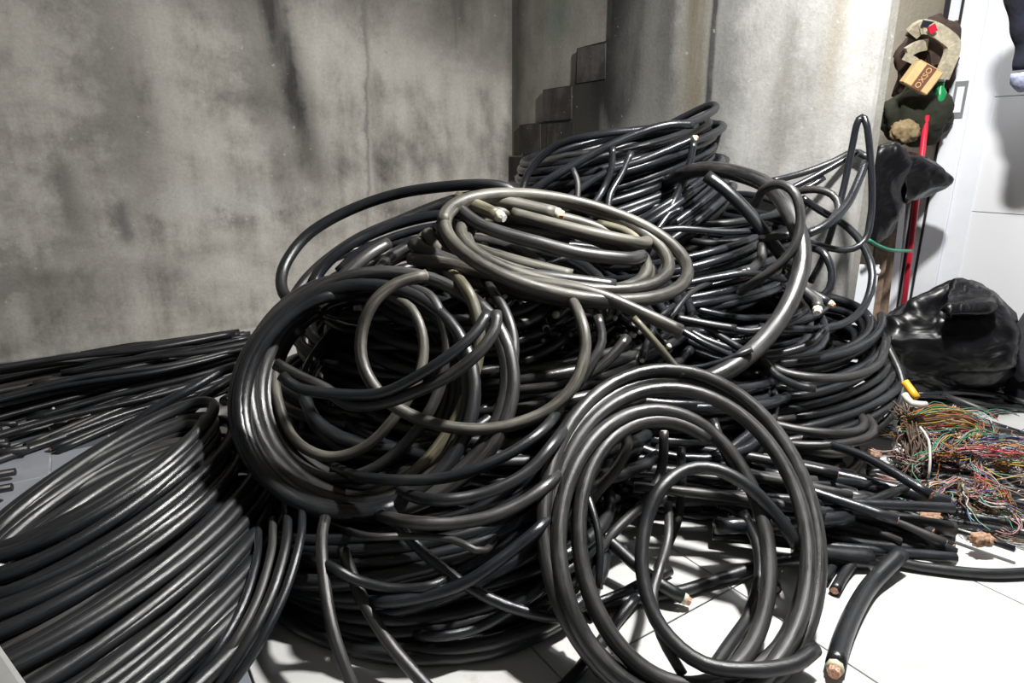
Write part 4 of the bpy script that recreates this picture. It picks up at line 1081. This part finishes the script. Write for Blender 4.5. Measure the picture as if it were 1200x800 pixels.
strap([at(1068, 40, 3.1), at(1078, 32, 3.08), at(1092, 33, 3.05), at(1108, 43, 3.04), at(1116, 52, 3.04), at(1114, 66, 3.04), at(1108, 80, 3.04), at(1103, 92, 3.05)], .055, .03, 'beige_cloth', 'strap', parent=hr)
strap([at(1066, 35, 3.14), at(1082, 44, 3.13), at(1094, 58, 3.12), at(1096, 76, 3.12)], .05, .03, 'brown_cloth', 'lining', parent=hr)
strap([at(1062, 62, 3.1), at(1074, 55, 3.1), at(1086, 52, 3.1)], .045, .02, 'beige_cloth', 'strap', parent=hr)
strap([at(1060, 66, 3.08), at(1072, 72, 3.08), at(1080, 84, 3.08)], .03, .015, 'beige_cloth', 'strap', parent=hr)
strap([at(1091, 30, 3.02), at(1094, 38, 3.02)], .03, .012, 'red', 'red_patch', parent=hr)
strap([at(1080, 27, 3.06), at(1097, 30, 3.04)], .025, .02, 'navy', 'buckle', parent=hr)
blob('stuffed_bag', at(1090, 72, 3.25), .15, 'brown_cloth', 'dark brown cloth bag behind the harness', 'bag', 3.0, .3, 2, 4, None, (.9, .7, 1.2))
blob('stuffed_bag', at(1076, 135, 3.16), .17, 'olive_cloth', 'dark olive cloth bundle under the carton', 'bag', 4.0, .2, 2, 4, None, (.85, .7, .75))
blob('pouch', at(1060, 155, 2.98), .058, 'khaki', 'khaki pouch on top of the hanging black bag', 'pouch', 5.0, .25, 2, 4, None, (1.0, .6, .8))
box.scale = (.74, .74, .74)
gb_ = empty('bottle', at(1098, 128, 3.08), 'green bottle wedged beside the carton', 'bottle')
def lathe(name, prof, mat, parent, loc, seg=14):
    vs = []; fs = []
    for r_, z in prof:
        for k in range(seg):
            a = 2 * math.pi * k / seg
            vs.append((r_ * math.cos(a), r_ * math.sin(a), z))
    for i in range(len(prof) - 1):
        for k in range(seg):
            fs.append((i * seg + k, i * seg + (k + 1) % seg, (i + 1) * seg + (k + 1) % seg, (i + 1) * seg + k))
    fs.append(tuple(range(seg))[::-1]); fs.append(tuple((len(prof) - 1) * seg + k for k in range(seg)))
    o = link_mesh(name, mesh_of(name, vs, fs), M[mat]); o.parent = parent; o.location = loc
    return o
lathe('bottle_body', [(.02, 0), (.027, .01), (.027, .07), (.012, .095), (.012, .115)], 'green', gb_, (0, 0, 0))
lathe('cap', [(.014, 0), (.014, .016)], 'white_alu', gb_, (0, 0, .115))
# red pole, rods and planks in the gap
def pole(a, b, r, mat, name, label, cat):
    me, _, _ = tube_mesh(name, np.array([a, (Vector(a) + Vector(b)) / 2, b]), r, 12, 0, False)
    o = link_mesh(name, me, M[mat]); tag(o, label, cat); return o
b0 = at(1064, 350, 3.0); b0 = fl(1058, 405, 0.0)
tp = at(1086, 135, 3.05)
b0 = Vector((at(1064, 350, 3.05).x - .0, 3.05, 0.0))
pole(b0, tp, .0125, 'red', 'red_pole', 'red painted pole standing in the gap beside the white door post', 'pole')
pole(Vector((at(1050, 350, 3.2).x, 3.2, 0)), at(1066, 230, 3.2), .012, 'steel', 'metal_rod', 'grey metal rod standing left of the red pole', 'rod')
def plank(p0, p1, wid, th, mat, name, label, cat):
    d = (p1 - p0); s = Vector((1, 0, 0)) * wid; n_ = Vector((0, 1, 0)) * th
    me = box_mesh(name, p0 - s / 2, s, n_, d, .002)
    o = link_mesh(name, me, M[mat], smooth=False); tag(o, label, cat); return o
plank(Vector((at(1022, 380, 2.9).x, 2.9, 0)), at(1038, 262, 2.95), .06, .02, 'wood', 'plank', 'weathered plank leaning in the gap behind the pale wall', 'plank')
plank(Vector((at(1036, 380, 3.05).x, 3.05, 0)), at(1047, 255, 3.05), .05, .02, 'wood', 'plank', 'narrower brown plank leaning behind the first one', 'plank')
plank(Vector((at(1046, 380, 3.15).x, 3.15, 0)), at(1056, 240, 3.15), .045, .02, 'white_alu', 'white_board', 'narrow white board standing between plank and red pole', 'board')
plank(Vector((at(1008, 390, 2.86).x, 2.86, 0)), at(1018, 310, 2.86), .10, .012, 'white_alu', 'white_board', 'pale board leaning low at the end of the pale wall', 'board')
M['green_wire'] = plain('green wire', (0.02, 0.22, 0.13), .4)
free([(1018, 281, 2.75), (1030, 288, 2.8), (1045, 293, 2.85), (1068, 294, 2.98)], 4, 'green_wire', 'thin green wire stretched across the gap', cat='wire', name='wire')
blob('plastic_clip', at(1027, 318, 2.8), .016, 'white_alu', 'small white plastic clip hung on the green wire', 'cap', 2, .2, 2, 2)
blob('paint_tin_lid', at(1026, 278, 2.84), .028, 'khaki', 'ochre rag tucked behind the end of the pale wall', 'rag', 9, .3, 2, 3).name = 'rag'
# shelf the upper clutter rests on
sh = at(1075, 175, 3.1)
obox('shelf_board', Vector((sh.x, 3.2, sh.z - .12)), .32, .35, .018, (0, 0, math.radians(-57)), 'wood', 'brown shelf board in the gap behind the hanging bag', 'shelf', .002)
# garment and sack at right edge
gj = empty('jacket', at(1200, 60, 2.25), 'dark jacket sleeve hanging at the upper right edge', 'jacket')
def sleeve(pts, rads, mat, name, parent):
    P = catmull(pts, .015)
    n = len(P)
    rr = np.interp(np.linspace(0, 1, n), np.linspace(0, 1, len(rads)), rads)
    rr = rr * (1 + .06 * np.sin(np.arange(n) * .9))
    me, _, _ = tube_mesh(name, P, rr, 16, 0, False)
    o = link_mesh(name, me, M[mat]); child(o, parent); return o
sleeve([at(1218, -60, 2.52), at(1209, 0, 2.52), at(1212, 50, 2.52), at(1209, 80, 2.52)], [.10, .08, .062, .055], 'navy', 'sleeve', gj)
sleeve([at(1208, 82, 2.52), at(1208, 92, 2.52), at(1210, 102, 2.52)], [.058, .058, .045], 'lilac', 'cuff', gj)
gs = at(1209, 410, 2.45)
blob('cloth_sack', Vector((gs.x + .0, 2.45, .27)), .12, 'grey_cloth', 'grey cloth sack at the right edge in front of the white wall', 'sack', 8, .12, 1.5, 4, None, (.55, .6, 1.3))
obox('stool', Vector((gs.x + .08, 2.47, .06)), .16, .16, .12, (0, 0, .3), 'dark_seal', 'low black crate under the grey sack at the right edge', 'crate', .01).name = 'crate'
# pale block in the lower left corner
bl = box_mesh('concrete_block', Vector((-.632, .656, 0)), Vector((.16, -.126, 0)), Vector((-.085, -.108, 0)), Vector((0, 0, .44)), .006)
M['block_grey'] = plain('pale grey concrete', (.30, .30, .29), .9, 0, .2, 12, .3)
cb_ = link_mesh('concrete_block', bl, M['block_grey'], smooth=False); tag(cb_, 'pale grey concrete block at the very lower left corner', 'block')
# wires slung across the left wall near the top
cable(catmull([WL(2.9, 2.02, .02), WL(2.0, 1.97, .03), WL(1.2, 2.0, .03), WL(.4, 2.12, .02), WL(.0, 2.2, .02)], .08), .0022, 'dark_seal', 'wire', 'thin dark wire slung across the top of the left wall', 'wire', None, (0, 0), 5)
